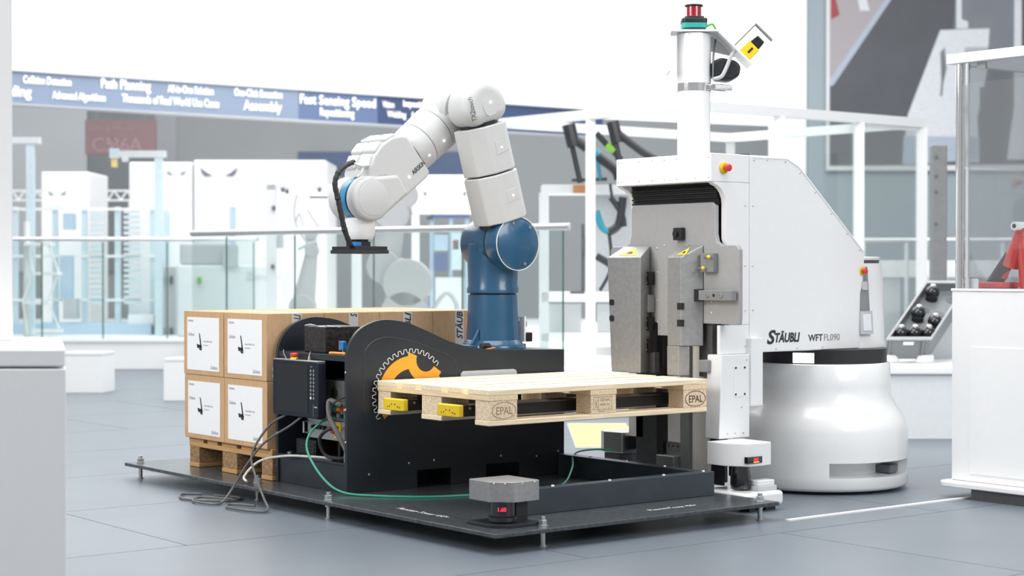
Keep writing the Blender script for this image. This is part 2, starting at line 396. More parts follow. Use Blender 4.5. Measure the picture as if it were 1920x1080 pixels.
for k in range(3): MB().box(.241, .247, 1.645, 1.765, .220+.018*k, .230+.018*k).build('fin', 'rubber', t)
tag(MB().lathe([(.014, 0), (.014, .008), (.007, .009), (.0002, .013)], (.235, 1.84, .208), n=12).build('bolt_head', 'steel_bolt'), 'loose steel bolt head standing on lower console shelf', 'bolt')
MB().box(.21, .34, 1.332, 1.352, .208, .285).build('cover_block', 'mid_grey', con, bevel=.003)

# teach pendant hanging in the opening
t = thing('teach_pendant', 'black robot teach pendant with dark screen and keypad hanging on console', 'pendant', (.16, 1.65, .40))
def pend(y, z, x=.165): return (x, y, z)
MB().yz(rounded(1.462, 1.848, .392, .640, .012), .150, .192).build('body', 'pendant_body', t, bevel=.004)
MB().box(.149, .194, 1.470, 1.842, .637, .6435).build('top_rail', 'aluminium', t, bevel=.003)
MB().box(.1485, .1502, 1.545, 1.812, .412, .622).build('screen', 'screen_dark', t)
kp = None
for r in range(8):
    for c in range(2):
        MB().cyl((.1502, 1.522-.024*c, .600-.017*r), (.1488, 1.522-.024*c, .600-.017*r), .0062, n=14).build('key', 'label_paper' if (r == 7 and c == 0) else 'mid_grey', t)
MB().box(.1490, .1502, 1.500, 1.502, .40, .455).build('keypad_line', 'mid_grey', t)
text('pendant_lettering', 'Stäubli', 'label_paper', t, (.1498, 1.495, .44), (0, -1, 0), UP, .010)
text('pendant_lettering', 'Stäubli', 'panel_text', t, (.1498, 1.525, .616), (0, -1, 0), UP, .006)
MB().cyl((.172, 1.700, .643), (.172, 1.700, .652), .018, .016, n=20).build('stop_collar', 'yellow', t)
MB().lathe([(.008, 0), (.012, .004), (.018, .008), (.0185, .016), (.014, .020), (.0002, .021)], (.172, 1.700, .651), n=20).build('stop_button', 'red', t)
for k in range(3): MB().box(.163, .18, 1.595+.028*k, 1.612+.028*k, .6435, .6475).build('top_key', 'black', t)
MB().box(.155, .185, 1.85, 1.862, .585, .60).box(.155, .185, 1.85, 1.862, .555, .57).build('side_switch', 'steel_bolt', t)
MB().tube([(.175, 1.585, .643), (.19, 1.60, .665), (.197, 1.60, .68)], .002, 6).tube([(.175, 1.57, .643), (.19, 1.60, .665)], .002, 6).tube([(.175, 1.77, .643), (.19, 1.82, .665), (.197, 1.83, .68)], .002, 6).build('hanger_wire', 'steel_bolt', t)

# ------------------------------------------------------------------ pallets
def pallet(label, loc, wx, wy, blk, stamp):
    t = thing('euro_pallet', label, 'pallet', loc)
    L = Vector(loc)
    ys = ((0, .1), (.3275, .4725), (.7, .8)); xs = ((0, .145), (.5275, .6725), (1.055, 1.2))
    ty = ((0, .145), (.1855, .2855), (.3275, .4725), (.5145, .6145), (.655, .8))
    def B(name, m, x, y, z, bev=.002):
        return MB().box(L.x+x[0], L.x+x[1], L.y+y[0], L.y+y[1], L.z+z[0], L.z+z[1]).build(name, m, t, bevel=bev, seg=1)
    for y in ys: B('bottom_board', wx, (0, 1.2), y, (0, .022), .004)
    for i, x in enumerate(xs):
        for j, y in enumerate(ys):
            e = .002 if 1 else 0
            b = B('block', blk, (x[0]+.003, x[1]-.002), (y[0]+.002, y[1]-.002), (.022, .100))
            if stamp and j == 0:
                o = Vector((L.x+x[0], L.y+.002, L.z+.022))
                if i in (0, 2):
                    ink = 'burn_faint' if i == 0 else 'burn'
                    el = [(o.x+.074+.060*math.cos(k*PI/16), o.y-.0006, o.z+.039+.033*math.sin(k*PI/16)) for k in range(32)]
                    m_ = MB().tube(el, .0016 if i else .0012, 5, smooth=False, closed=True)
                    text('', 'EPAL', ink, None, (o.x+.033, o.y, o.z+.023), (1, 0, 0), UP, .044, width=.082, bold=.0006 if i else 0, lines=m_)
                    m_.build('brand_stamp', ink, b, smooth=False)
                else:
                    m_ = MB()
                    rc = [(.018, .018), (.118, .018), (.118, .070), (.018, .070)]
                    m_.tube([(o.x+a, o.y-.0004, o.z+c) for a, c in rc], .0009, 5, smooth=False, closed=True)
                    m_.box(o.x+.044, o.x+.046, o.y-.0006, o.y, o.z+.018, o.z+.070)
                    text('', 'IPPC', 'burn_faint', None, (o.x+.040, o.y, o.z+.024), (0, 0, 1), (-1, 0, 0), .018, lines=m_)
                    text('', 'DE-NW', 'burn_faint', None, (o.x+.052, o.y, o.z+.052), (1, 0, 0), UP, .016, lines=m_)
                    text('', '49045 HT', 'burn_faint', None, (o.x+.052, o.y, o.z+.034), (1, 0, 0), UP, .013, lines=m_)
                    text('', '110-7-2', 'burn_faint', None, (o.x+.045, o.y, o.z+.006), (1, 0, 0), UP, .012, lines=m_)
                    m_.build('brand_stamp', 'burn_faint', b, smooth=False)
    for x in xs: B('cross_board', wy, x, (0, .8), (.100, .122))
    for y in ty: B('top_board', wx, (0, 1.2), y, (.122, .144))
    return t
pallet('new pale pine pallet raised on black forks in front of dark console', (.334, .476, .419), 'pine_x', 'pine_y', 'chip_block', True)
pallet('worn orange brown pallet under the stacked cardboard boxes', (.185, 1.916, HP), 'old_x', 'old_y', 'chip_old', False)

# ------------------------------------------------------------------ cardboard boxes
BW, BD, BH = .397, .308, .3085
BX, BY, BZ = .166, 1.928, HP+.1445
ordn = ['first', 'second', 'third', 'fourth']
for k in range(2):
    for j in range(2):
        for i in range(4):
            lay = ('lower', 'upper')[k]; row = ('beside the console', 'away from the console')[j]
            dx = random.uniform(-.003, .003) if i else 0
            x0 = BX+i*(BD+.0015)+ (0 if k == 0 else -.002); y0 = BY+j*(BW+.003) + (.004*j*k); z0 = BZ+k*(BH+.0015)
            if i == 0: lb = f'cardboard box with white label sheet, {lay} layer, {row}'
            else: lb = f'plain cardboard box, {lay} layer, {row}, {ordn[i]} behind the labelled end'
            t = thing('cardboard_box', lb, 'box', (x0+BD/2, y0+BW/2, z0), 'cardboard boxes stacked on the worn pallet')
            MB().box(x0, x0+BD, y0, y0+BW, z0, z0+BH).build('carton', 'cardboard', t, bevel=.0025)
            if i == 0:
                s_ = .0012
                a0, a1, c0, c1 = y0+.040, y0+BW-.037, z0+.023, z0+BH-.030
                sh = MB().box(x0-s_, x0, a0, a1, c0, c1).build('label_sheet', 'label_paper', t)
                D = (0, -1, 0); X_ = x0-s_-.0001
                for w_, ya, zb, sz, shr in (('movus', a1-.010, c1-.022, .020, .2), ('Schluss', a1-.010, c0+.165, .022, .3), ('Schluss', a0+.085, c0+.010, .024, .3), ('Model SERIE CLUB', a1-.165, c0+.137, .011, 0), ('Sitz schwarz', a1-.165, c0+.120, .010, 0)):
                    text('label_print', w_, 'print_grey', sh, (X_, ya, zb), D, UP, sz, shear=shr)
                m_ = MB()
                q = lambda a, b: (X_-.0006, a1-a, c0+b)
                m_.add([q(.121, .180), q(.130, .178), q(.150, .110), q(.137, .108)], [(0, 1, 2, 3)])
                m_.add([q(.098, .127), q(.140, .122), q(.150, .108), q(.104, .107)], [(0, 1, 2, 3)])
                m_.add([q(.122, .107), q(.150, .107), q(.146, .095), q(.126, .099)], [(0, 1, 2, 3)])
                m_.build('seat_picture', 'print_black', sh, smooth=False)
            if j == 0:
                c = x0+BD*.52
                tp = MB().box(c-.026, c+.026, y0-.0006, y0, z0+.0, z0+BH).box(c-.026, c+.026, y0-.0006, y0+BW, z0+BH, z0+BH+.0006).build('tape', 'tape_grey', t)
                if k == 1:
                    w_, dz = (('LI', .030), ('S', .022), ('BLI', .080), ('STÄUB', .142))[i]
                    text('tape_lettering', w_, 'print_black', tp, (c+.018, y0-.0008, z0+BH-dz), UP, (-1, 0, 0), .050, shear=.25, bold=.0012, width=dz-.006)

# ------------------------------------------------------------------ robot
rb = thing('industrial_robot', 'articulated robot arm, blue shoulder and white padded skin, on dark console', 'robot', (1.17, 1.545, .668))
RX, RY = 1.168, 1.545
MB().lathe([(.128, .668), (.128, .700), (.126, .72), (.122, .80), (.119, .905), (.1175, .925)], (RX, RY, 0), n=48).build('base_column', 'robot_blue', rb, bevel=.003)
MB().lathe([(.150, .668), (.150, .682), (.142, .694), (.129, .712)], (RX, RY, 0), n=48).xy(rounded(RX-.17, RX+.165, RY-.06, RY+.06, .025), .668, .690).build('base_foot', 'robot_blue', rb, bevel=.004)
MB().xz([(RX-.165, .690), (RX-.118, .690), (RX-.118, .765)], RY-.05, RY-.035).build('foot_gusset', 'robot_blue', rb, bevel=.003)
MB().cyl((RX, RY, .925), (RX, RY, .931), .108, n=40).build('waist_joint', 'black', rb)
MB().lathe([(.124, .931), (.124, .952), (.119, .965), (.121, 1.06), (.124, 1.163)], (RX, RY, 0), n=48).build('waist', 'robot_blue', rb, bevel=.003)
MB().box(RX+.118, RX+.128, RY-.09, RY-.05, .70, .82).build('name_plate', 'label_paper', rb)
MB().box(RX+.13, RX+.16, RY-.06, RY-.01, .77, .80).build('connector', 'aluminium', rb, bevel=.004)
MB().box(RX+.12, RX+.17, RY-.09, RY-.04, .70, .745).build('connector', 'black', rb, bevel=.006)
MB().cyl((RX-.125, RY-.13, .682), (RX-.175, RY-.14, .690), .02, .014, n=14).build('connector', 'black', rb, bevel=.003)
SX, SZ = 1.175, 1.163
def rrev(prof, c, m, name, parent=rb, n=48): return MB().lathe(prof, c, (0, -1, 0), n).build(name, m, parent)
# shoulder barrel, axis along y
rrev([(.050, -.135), (.095, -.130), (.118, -.11), (.1245, -.08), (.126, .05), (.120, .075)], (SX, RY, SZ), 'robot_blue', 'shoulder')
rrev([(.121, .078), (.121, .088)], (SX, RY, SZ), 'black', 'shoulder_joint')
rrev([(.124, .09), (.128, .105), (.128, .165), (.122, .180), (.10, .190), (.0005, .193)], (SX, RY, SZ), 'robot_blue', 'shoulder_cover')
ring = [(SX+.1245*math.cos(k*PI/32), RY-.182, SZ+.1245*math.sin(k*PI/32)) for k in range(64)]
MB().tube(ring, .002, 6, smooth=False, closed=True).build('cover_seal', 'line_white', rb)
for ang in (110, 50, 290): MB().cyl((SX+.10*math.cos(math.radians(ang)), RY-.186, SZ+.10*math.sin(math.radians(ang))), (SX+.10*math.cos(math.radians(ang)), RY-.193, SZ+.10*math.sin(math.radians(ang))), .007, n=12).build('cover_screw', 'steel_bolt', rb)
# upper arm frame
EX, EZ = 1.000, 1.778; UY = 1.45
up = Vector((EX-SX, 0, EZ-SZ)); UL = up.length; up.normalize(); acr = Vector((up.z, 0, -up.x))
def ua(wc, t, y): p = Vector((SX, 0, SZ))+up*t+acr*wc; return Vector((p.x, y, p.z))
def section(hw, hy, c1, c2):   # facetted section in (w, y)
    return [(-hw, hy-c1), (-hw, -hy+c2), (-hw+c2*1.1, -hy), (hw-c2*.9, -hy), (hw, -hy+c2*.8), (hw, hy-c1), (hw-c1, hy), (-hw+c1, hy)]
def seg(name, t0, t1, hw, hy, m='skin_white', bev=.007):
    pl = section(hw, hy, .035, .055)
    return MB().prism(pl, lambda p, q, t: ua(p, t, UY+q), t0, t1).build(name, m, rb, bevel=bev, seg=3, angle=20)
seg('arm_core', .09, UL, .085, .075, 'black', 0)
seg('arm_skin', .112, .337, .113, .100); seg('arm_skin', .344, .565, .110, .098)
dome = [(-.108, .572), (.110, .572)] + [(.127*math.cos(a), UL+.142*math.sin(a)) for a in [PI*k/16 for k in range(17)]]
MB().prism(dome, lambda p, q, t: ua(p, q, t), UY-.098, UY+.085).build('elbow_skin', 'skin_white', rb, bevel=.056, seg=8)
rc = [ua(.006+.040*math.cos(a), UL+.012+.040*math.sin(a), UY-.0985) for a in [PI*k/20 for k in range(0, 21)]]+[ua(-.026, UL-.020, UY-.0985), ua(-.012, UL-.032, UY-.0985), ua(.026, UL-.030, UY-.0985), ua(.040, UL-.015, UY-.0985)]
MB().add([p-Vector((0, .0028, 0)) for p in rc]+[p+Vector((0, .002, 0)) for p in rc], [tuple(range(len(rc)))]+[(i, (i+1) % len(rc), len(rc)+(i+1) % len(rc), len(rc)+i) for i in range(len(rc))]).build('elbow_pad', 'skin_white', rb)
def led(c, axis=(0, -1, 0)): MB().lathe([(.0045, -.001), (.0045, .0025), (.0002, .003)], c, axis, 14).build('status_light', 'bluelamp', rb)
led(ua(.012, UL+.028, UY-.1015)); led(ua(.020, .455, UY-.0985)); led(ua(.024, .225, UY-.1005))
for t_ in (.455, .225): MB().prism([(-.035+.02, -.03), (.06, -.02), (.05, .03), (-.03+.02, .03)], lambda p, q, d: ua(p, t_+q, UY-.098-d), 0, .002+(.0015 if t_ < .3 else 0)).build('sensor_pad', 'skin_white', rb, bevel=.0015)
text('arm_lettering', 'TX2touch', 'print_black', rb, ua(-.084, .60, UY-.0985), up, -acr, .040, shear=.2, width=.11)
# forearm: on the far side of the elbow, down towards -x
WX, WZ, FY = .487, 1.362, 1.650
fd = Vector((WX-EX, 0, WZ-EZ)); FL = fd.length; fd.normalize(); fn = Vector((-fd.z, 0, fd.x)); fn = fn if fn.z > 0 else -fn
def fa(t, n_, y): p = Vector((EX, 0, EZ))+fd*t+fn*n_; return Vector((p.x, y, p.z))
MB().lathe([(.085, -.12), (.112, -.10), (.130, -.05), (.133, .02), (.130, .085), (.11, .102)], (EX, FY, EZ), (0, -1, 0), 48).build('forearm_elbow', 'skin_white', rb)
def fseg(name, prof, m='skin_white'):
    n = 40; rings = []
    for r, t in prof: rings.append([fa(t, r*math.cos(2*PI*k/n), FY+.96*r*math.sin(2*PI*k/n)) for k in range(n)])
    return MB().rings(rings).build(name, m, rb)
fseg('forearm_core', [(.090, .05), (.088, .40)], 'black')
fseg('forearm_skin', [(.105, .0), (.118, .02), (.116, .118), (.112, .124)])
fseg('forearm_skin', [(.112, .127), (.117, .132), (.113, .228), (.109, .234)])
fseg('forearm_skin', [(.108, .237), (.113, .242), (.110, .322), (.106, .328)])
led(Vector((0, 0, 0))+fa(.18, -.035, FY-.108)); led(fa(.285, -.04, FY-.100))
# wrist cover
wp = [(.330, .104), (.352, .125), (.40, .150), (.47, .158), (.54, .140), (.60, .105), (.628, .072), (.622, .045), (.575, .05), (.54, .03), (.52, -.03), (.53, -.09), (.50, -.108), (.36, -.112), (.330, -.104)]
MB().prism(wp, lambda p, q, t: fa(p, q, t), FY-.105, FY+.105).build('wrist_cover', 'skin_white', rb, bevel=.028, seg=5)
lobe = [(FL+.103*math.cos(a), .103*math.sin(a)) for a in [math.radians(d) for d in range(140, -101, -12)]] + [(.49, -.106), (.48, 0)]
for s_, nm in ((-1, 'wrist_fork'), (1, 'wrist_fork')):
    a, b = (FY-.115, FY-.035) if s_ < 0 else (FY+.035, FY+.115)
    MB().prism(lobe, lambda p, q, t: fa(p, q, t), a, b).build(nm, 'skin_white', rb, bevel=.022, seg=5)
MB().lathe([(.080, -.001), (.080, .0015), (.076, .003)], fa(FL, 0, FY-.115), (0, -1, 0), 40).build('wrist_cap', 'skin_white', rb)
MB().lathe([(.088, -.034), (.088, .034)], fa(FL, 0, FY), (0, -1, 0), 40).build('wrist_gap', 'black', rb)
MB().lathe([(.094, -.020), (.096, .0), (.094, .022)], fa(FL, 0, FY), (0, -1, 0), 40).build('wrist_band', 'joint_blue', rb)
# ribbed pads on the wrist cover back
for i_, (t0, n0, t1, n1) in enumerate(((.375, .140, .445, .157), (.455, .158, .520, .146), (.530, .143, .590, .112))):
    for y0_, y1_ in ((FY-.098, FY-.004), (FY+.004, FY+.098)):
        pl = [(t0, n0-.03), (t1, n1-.03), (t1, n1+.016), (t0, n0+.016)]
        MB().prism(pl, lambda p, q, t: fa(p, q, t), y0_, y1_).build('wrist_pad', 'skin_white', rb, bevel=.012, seg=4)
MB().prism([(.585, .05), (.632, .045), (.632, .085), (.585, .095)], lambda p, q, t: fa(p, q, t), FY-.07, FY+.02).build('cable_opening', 'black', rb, bevel=.006)
led(fa(.44, -.048, FY-.1055))
text('wrist_lettering', 'AIRSKIN', 'print_black', rb, fa(.415, -.055, FY-.1056), -fd, fn, .030, width=.085, bold=.0006)
# flange and suction gripper
fx, fy = .487, FY
MB().lathe([(.058, 1.178), (.066, 1.196), (.070, 1.22), (.070, 1.268), (.060, 1.276)], (fx, fy, 0), n=36).build('flange', 'robot_white', rb)
MB().cyl((fx, fy, 1.166), (fx, fy, 1.179), .040, n=24).box(fx-.05, fx+.03, fy-.045, fy+.035, 1.146, 1.168).build('tool_coupling', 'black', rb, bevel=.002)
MB().box(fx-.052, fx-.02, fy-.047, fy-.012, 1.148, 1.167).build('valve_block', 'blue_plug', rb, bevel=.002)
MB().box(fx-.085, fx+.085, fy-.10, fy+.10, 1.130, 1.147).build('gripper_plate', 'black', rb, bevel=.002)
MB().box(fx-.090, fx+.090, fy-.105, fy+.105, 1.114, 1.1305).build('gripper_foam', 'rubber', rb, bevel=.002)
c0 = fa(.612, .070, FY-.05)
sl = [(.41, 1.575, 1.524), (.361, 1.565, 1.506), (.316, 1.56, 1.470), (.299, 1.56, 1.421), (.314, 1.56, 1.358), (.330, 1.56, 1.292), (.352, 1.565, 1.221), (.385, 1.575, 1.160), (.40, 1.585, 1.148)]
MB().tube(sl, lambda t: .0105+.0022*abs(math.sin(t*55)), 10).build('cable_sleeve', 'rubber', rb)
for z0_ in (.35, .55, .8):
    k = int(z0_*(len(sl)-1)); MB().sphere(sl[k], .0145, 10).build('cable_tie', 'black', rb)
MB().tube([(.47, 1.545, 1.51), (.43, 1.548, 1.505), (.40, 1.56, 1.515)], .006, 8).build('air_hose', 'tape_grey', rb)
MB().tube([(.44, 1.548, 1.500), (.43, 1.545, 1.475), (.41, 1.55, 1.455)], .006, 8).build('air_hose', 'tape_grey', rb)

# ------------------------------------------------------------------ cables around the console
def cable(name, pts, r, m, label, cat='cable', group=None): return tag(MB().tube(pts, r, 8).build(name, m), label, cat, group)
cable('green_cable', [(.235, 1.455, .395), (.19, 1.50, .375), (.14, 1.52, .32), (.12, 1.50, .25), (.13, 1.40, .15), (.165, 1.30, .092), (.24, 1.16, .083), (.40, 1.00, .082), (.60, .93, .082), (.85, .85, .082), (1.10, .95, .085), (1.30, 1.12, .13), (1.40, 1.22, .184), (1.55, 1.26, .19), (1.66, 1.262, .18)], .0052, 'green_cable', 'green cable from control unit looping over the steel base plate')
cable('black_hose', [(.23, 1.40, .45), (.20, 1.45, .47), (.19, 1.43, .40), (.20, 1.38, .33), (.215, 1.335, .26)], .012, 'grey_cable', 'thick black hose hanging before the drive unit')
cable('black_cable', [(.228, 1.42, .352), (.19, 1.45, .345), (.18, 1.50, .30), (.20, 1.49, .235), (.215, 1.43, .222), (.22, 1.36, .23), (.225, 1.335, .27)], .008, 'rubber', 'black cable curled on the lower shelf below the red switch')
cable('pendant_cable', [(.17, 1.76, .393), (.12, 1.83, .34), (.05, 1.86, .22), (.03, 1.80, .13), (-.03, 1.62, .05), (-.08, 1.50, .012), (-.14, 1.53, .010), (-.16, 1.70, .010), (-.10, 1.78, .010), (-.05, 1.66, .012)], .0055, 'grey_cable', 'grey cable hanging from the pendant down to the floor')
cable('pendant_cable', [(.17, 1.63, .392), (.14, 1.68, .35), (.08, 1.80, .27), (.03, 1.87, .17), (-.03, 1.90, .06), (-.10, 1.86, .012), (-.16, 1.84, .010), (-.18, 1.98, .010), (-.09, 2.08, .010), (-.04, 2.0, .010), (-.05, 1.86, .020)], .0055, 'grey_cable', 'grey cable running from pendant to the coil on floor')
cable('floor_cable', [(-.02, 2.20, .008), (-.10, 2.24, .008), (-.17, 2.10, .008), (-.12, 1.98, .008), (-.02, 1.90, .008), (.05, 1.98, .008), (.0, 2.12, .008)], .0055, 'grey_cable', 'loose coil of grey cable on the floor under plate edge')
cable('white_cable', [(.25, 1.50, .212), (.21, 1.62, .213), (.17, 1.78, .205), (.11, 1.90, .175), (.05, 1.93, .11), (.045, 1.90, .088)], .0055, 'white_cable', 'white cable arching from the lower shelf to plate edge')
cable('lamp_cable', [(.24, 1.36, .49), (.21, 1.38, .482), (.19, 1.41, .455), (.19, 1.42, .41)], .004, 'rubber', 'thin black cable with white plug above the hose')
cable('orange_lead', [(.97, 1.40, .673), (1.0, 1.38, .674), (1.05, 1.385, .680), (1.08, 1.41, .676)], .004, 'orange_cable', 'short orange lead at the foot of blue robot base')

# ------------------------------------------------------------------ safety scanner on the plate corner
t = thing('safety_scanner', 'safety scanner under silver cover with red digits on base plate corner', 'scanner', (.17, .17, HP))
q = .115
def octo(c, h, k1, k2): return [(c[0]-h, c[1]-h+k1), (c[0]-h+k1, c[1]-h), (c[0]+h-k2, c[1]-h), (c[0]+h, c[1]-h+k2), (c[0]+h, c[1]+h-k2), (c[0]+h-k2, c[1]+h), (c[0]-h+k2, c[1]+h), (c[0]-h, c[1]+h-k2)]
sc = (.185, .19)
MB().xy(octo(sc, .105, .055, .012), HP, HP+.012).build('mount_plate', 'anthracite', t, bevel=.002)
MB().xy([(sc[0]-.098, sc[1]-.035), (sc[0]-.035, sc[1]-.098), (sc[0]-.01, sc[1]-.104), (sc[0]+.093, sc[1]-.098), (sc[0]+.098, sc[1]-.088), (sc[0]+.098, sc[1]+.098), (sc[0]-.088, sc[1]+.098), (sc[0]-.098, sc[1]+.088)], .172, .248).build('cover', 'alu_cover', t, bevel=.002)
MB().lathe([(.050, 0), (.055, .006), (.055, .022), (.047, .026), (.047, .084)], (sc[0]-.02, sc[1]-.02, HP+.012), n=36).build('scanner_head', 'black_gloss', t)
MB().box(sc[0]+.02, sc[0]+.075, sc[1]-.05, sc[1]+.06, HP+.012, .172).build('holder', 'black', t)
vd = Vector((-.607, -.794, 0)); rt = Vector((.794, -.607, 0))
text('digits', '1.60', 'red_digits', t, Vector((sc[0]-.02, sc[1]-.02, HP+.058))+vd*.0475+rt*-.022, rt, UP, .020, bold=.0005)
for a_, b_ in ((-.085, -.050), (-.055, -.080), (.01, -.102), (.07, -.099)): MB().sphere((sc[0]+a_, sc[1]+b_, .242), .0035, 8).build('rivet', 'steel_bolt', t)

# ------------------------------------------------------------------ autonomous forklift
am = thing('autonomous_forklift', 'white autonomous forklift with round base and grey fork carriage holding pallet', 'forklift', (2.3, .8, 0))
AY0, AY1 = .50, 1.13; AC = .815
def scr(x, y, z, ax=(0, -1, 0), p=None, r=.0055): MB().lathe([(r, 0), (r*.9, .002), (r*.4, .0032), (.0002, .0035)], (x, y, z), ax, 10).build('screw', 'screw_grey', p or am)
hd = MB().box(1.577, 1.8165, AY0, AY1, 1.430, 1.556).build('mast_header', 'white_paint', am, bevel=.004)
for y0_, y1_ in ((.985, 1.075), (.52, .61)): MB().yz(rounded(y0_, y1_, 1.485, 1.535, .004), 1.5755, 1.577).build('header_lamp', 'led_white', hd)
for y in (.60, .72, .80, .88, .97, 1.09, 1.115, .515):
    for z in (1.450, 1.540): scr(1.577, y, z, (-1, 0, 0), hd, .0035)
hood = [(1.8185, .668), (2.56, .668), (2.598, 1.128), (2.145, 1.520), (2.062, 1.556), (1.8185, 1.556)]
MB().xz(hood, AY0, AY1).build('hood', 'white_paint', am, bevel=.006)
fr_ = [(1.835, 1.546), (2.06, 1.546), (2.14, 1.510), (2.582, 1.128)]
MB().tube([(a, AY0-.0005, b) for a, b in fr_], .0022, 6, smooth=False).build('hood_seam', 'back_pale', am)
for x, z in ((1.845, 1.535), (1.93, 1.538), (2.05, 1.535), (2.145, 1.487), (2.25, 1.400), (2.36, 1.305), (2.47, 1.212), (2.56, 1.135), (1.84, 1.33), (1.84, 1.06), (1.84, .86), (1.84, .70), (1.99, .682), (2.13, .682), (2.30, .682)): scr(x, AY0, z)
for x, z in ((1.79, 1.33), (1.79, 1.06), (1.79, .86), (1.79, .70)): scr(x, AY0, z)
# side cheeks with arch
def cheek(y0_, y1_):
    arch = [(1.8165, .795), (1.8165, 1.4295), (1.585, 1.4295)] + [(1.585+.085*math.sin(a), 1.335+.085*math.cos(a)) for a in [math.radians(d) for d in range(10, 91, 16)]] + [(1.670, 1.18), (1.680, 1.15), (1.690, .795)]
    return MB().xz(arch, y0_, y1_).build('mast_cheek', 'white_paint', am, bevel=.003)
cheek(AY0, AY0+.03); cheek(AY1-.03, AY1)
MB().box(1.634, 1.8165, AY0, AY0+.02, .665, .7945).build('mast_cheek', 'white_paint', am, bevel=.003)
MB().xz([(1.610, .292), (1.8, .292), (1.8, .664), (1.625, .664)], AY0-.02, AY0+.07).build('leg_cover', 'white_paint', am, bevel=.004)
MB().box(1.80, 1.875, AY0-.03, AY0+.04, .43, .735).build('hinge_cover', 'white_paint', am, bevel=.003)
MB().xz(rounded(1.70, 1.78, .475, .615, .003), AY0-.0215, AY0-.0195).build('access_plate', 'white_gloss', am)
for x, z in ((1.711, .605), (1.767, .605), (1.711, .487), (1.767, .487)): MB().cyl((x, AY0-.021, z), (x, AY0-.0235, z), .005, n=10).build('access_screw', 'black', am)
for x in (1.66, 1.71, 1.76): scr(x, AY0-.02, .315)
scr(1.75, AY0-.02, .43); scr(1.78, AY0-.02, .64)
# header stop button
t_ = MB().cyl((1.655, AY0, 1.492), (1.655, AY0-.012, 1.492), .027, .024, n=24).build('stop_plate', 'yellow', am, bevel=.003)
MB().lathe([(.010, 0), (.010, .008), (.016, .012), (.0165, .024), (.012, .029), (.0002, .030)], (1.655, AY0-.012, 1.492), (0, -1, 0), 20).build('stop_button', 'red', t_)
MB().cyl((1.90, .62, 1.556), (1.90, .62, 1.570), .035, .030, n=20).build('top_cap', 'black', am, bevel=.003)
# bellows and mast interior
MB().box(1.700, 1.8165, AY0+.03, AY1-.03, .80, 1.4295).build('mast_core', 'mast_dark', am)
for k in range(10): MB().box(1.650-.006*(k % 2), 1.699, AY0+.035, AY1-.035, 1.332+.0098*k, 1.340+.0098*k).build('bellows_fold', 'bellows', am)
# carriage plate
cp = [(.537, 1.325), (.550, 1.342), (1.08, 1.342), (1.095, 1.325)] + [(1.095, 1.20), (1.105, 1.165), (1.135, 1.15), (1.225, 1.15), (1.242, 1.135), (1.242, .80), (.392, .80), (.388, .83), (.388, 1.13), (.405, 1.15)] + [(.50, 1.15), (.527, 1.165), (.537, 1.20)]
MB().yz(cp, 1.640, 1.664).build('carriage_plate', 'carriage_grey', am, bevel=.004)
MB().box(1.634, 1.640, .70, .905, .74, 1.155).build('centre_plate', 'carriage_grey', am, bevel=.001)
for y, z in ((.915, 1.14), (.86, 1.152), (.912, 1.03), (.912, .90), (.912, .80), (.56, .90), (.56, .85)): scr(1.640 if y > .906 or y < .7 else 1.634, y, z, (-1, 0, 0), None, .005)
t_ = MB().box(1.612, 1.640, .728, .782, 1.175, 1.232).build('camera_housing', 'black', am, bevel=.004)
MB().cyl((1.612, .76, 1.204), (1.603, .76, 1.204), .015, n=16).build('lens', 'black_gloss', t_)
# fork fairings: real folded sheet covers
def fairing(pf, pb, zt_f, zt_b, zb, taper):
    # pf/pb: (y0,y1) at front x and back x
    xf, xb = 1.545, 1.632
    v = [(xf, pf[0]-taper[0], zb), (xf, pf[1]+taper[1], zb), (xb, pb[1], zb), (xb, pb[0], zb), (xf, pf[0], zt_f), (xf, pf[1], zt_f), (xb, pb[1], zt_b), (xb, pb[0], zt_b)]
    return MB().add(v, [(0, 3, 2, 1), (4, 5, 6, 7), (0, 1, 5, 4), (1, 2, 6, 5), (2, 3, 7, 6), (3, 0, 4, 7)])
f1 = fairing((.924, 1.158), (.955, 1.135), 1.098, 1.152, .566, (0, -.030)).build('fork_fairing', 'fairing_metal', am, bevel=.005)
mf = MB(); xf, xb = 1.545, 1.638
sec = [(xf, .746), (xf, .656), (xb, .607), (xb, .735)]
n4 = len(sec); zt = [1.098, 1.098, 1.152, 1.152]
f2v = [(a, b, .70) for a, b in sec]+[(a, b, z) for (a, b), z in zip(sec, zt)]
mf.add(f2v, [(3, 2, 1, 0), (4, 5, 6, 7)]+[(i, (i+1) % 4, 4+(i+1) % 4, 4+i) for i in range(4)])
f2 = mf.build('fork_fairing', 'fairing_metal', am, bevel=.005)
MB().prism([(xf, .748), (xf, .672), (1.585, .640), (1.60, .735)], lambda p, q, t: (p, q, t), .566, .70).build('fairing_skirt', 'fairing_metal', am, bevel=.004)
for z in (.875, .80):
    MB().yz(rounded(1.106, 1.140, z, z+.028, .010), 1.5435, 1.547).build('slot', 'black', f1)
    MB().add([(1.5435, .680, z-.012), (1.5435, .655, z-.012), (1.556, .646, z-.012), (1.5435, .680, z+.018), (1.5435, .655, z+.018), (1.556, .646, z+.018)], [(0, 1, 4, 3), (1, 2, 5, 4)]).build('slot', 'black', f2)
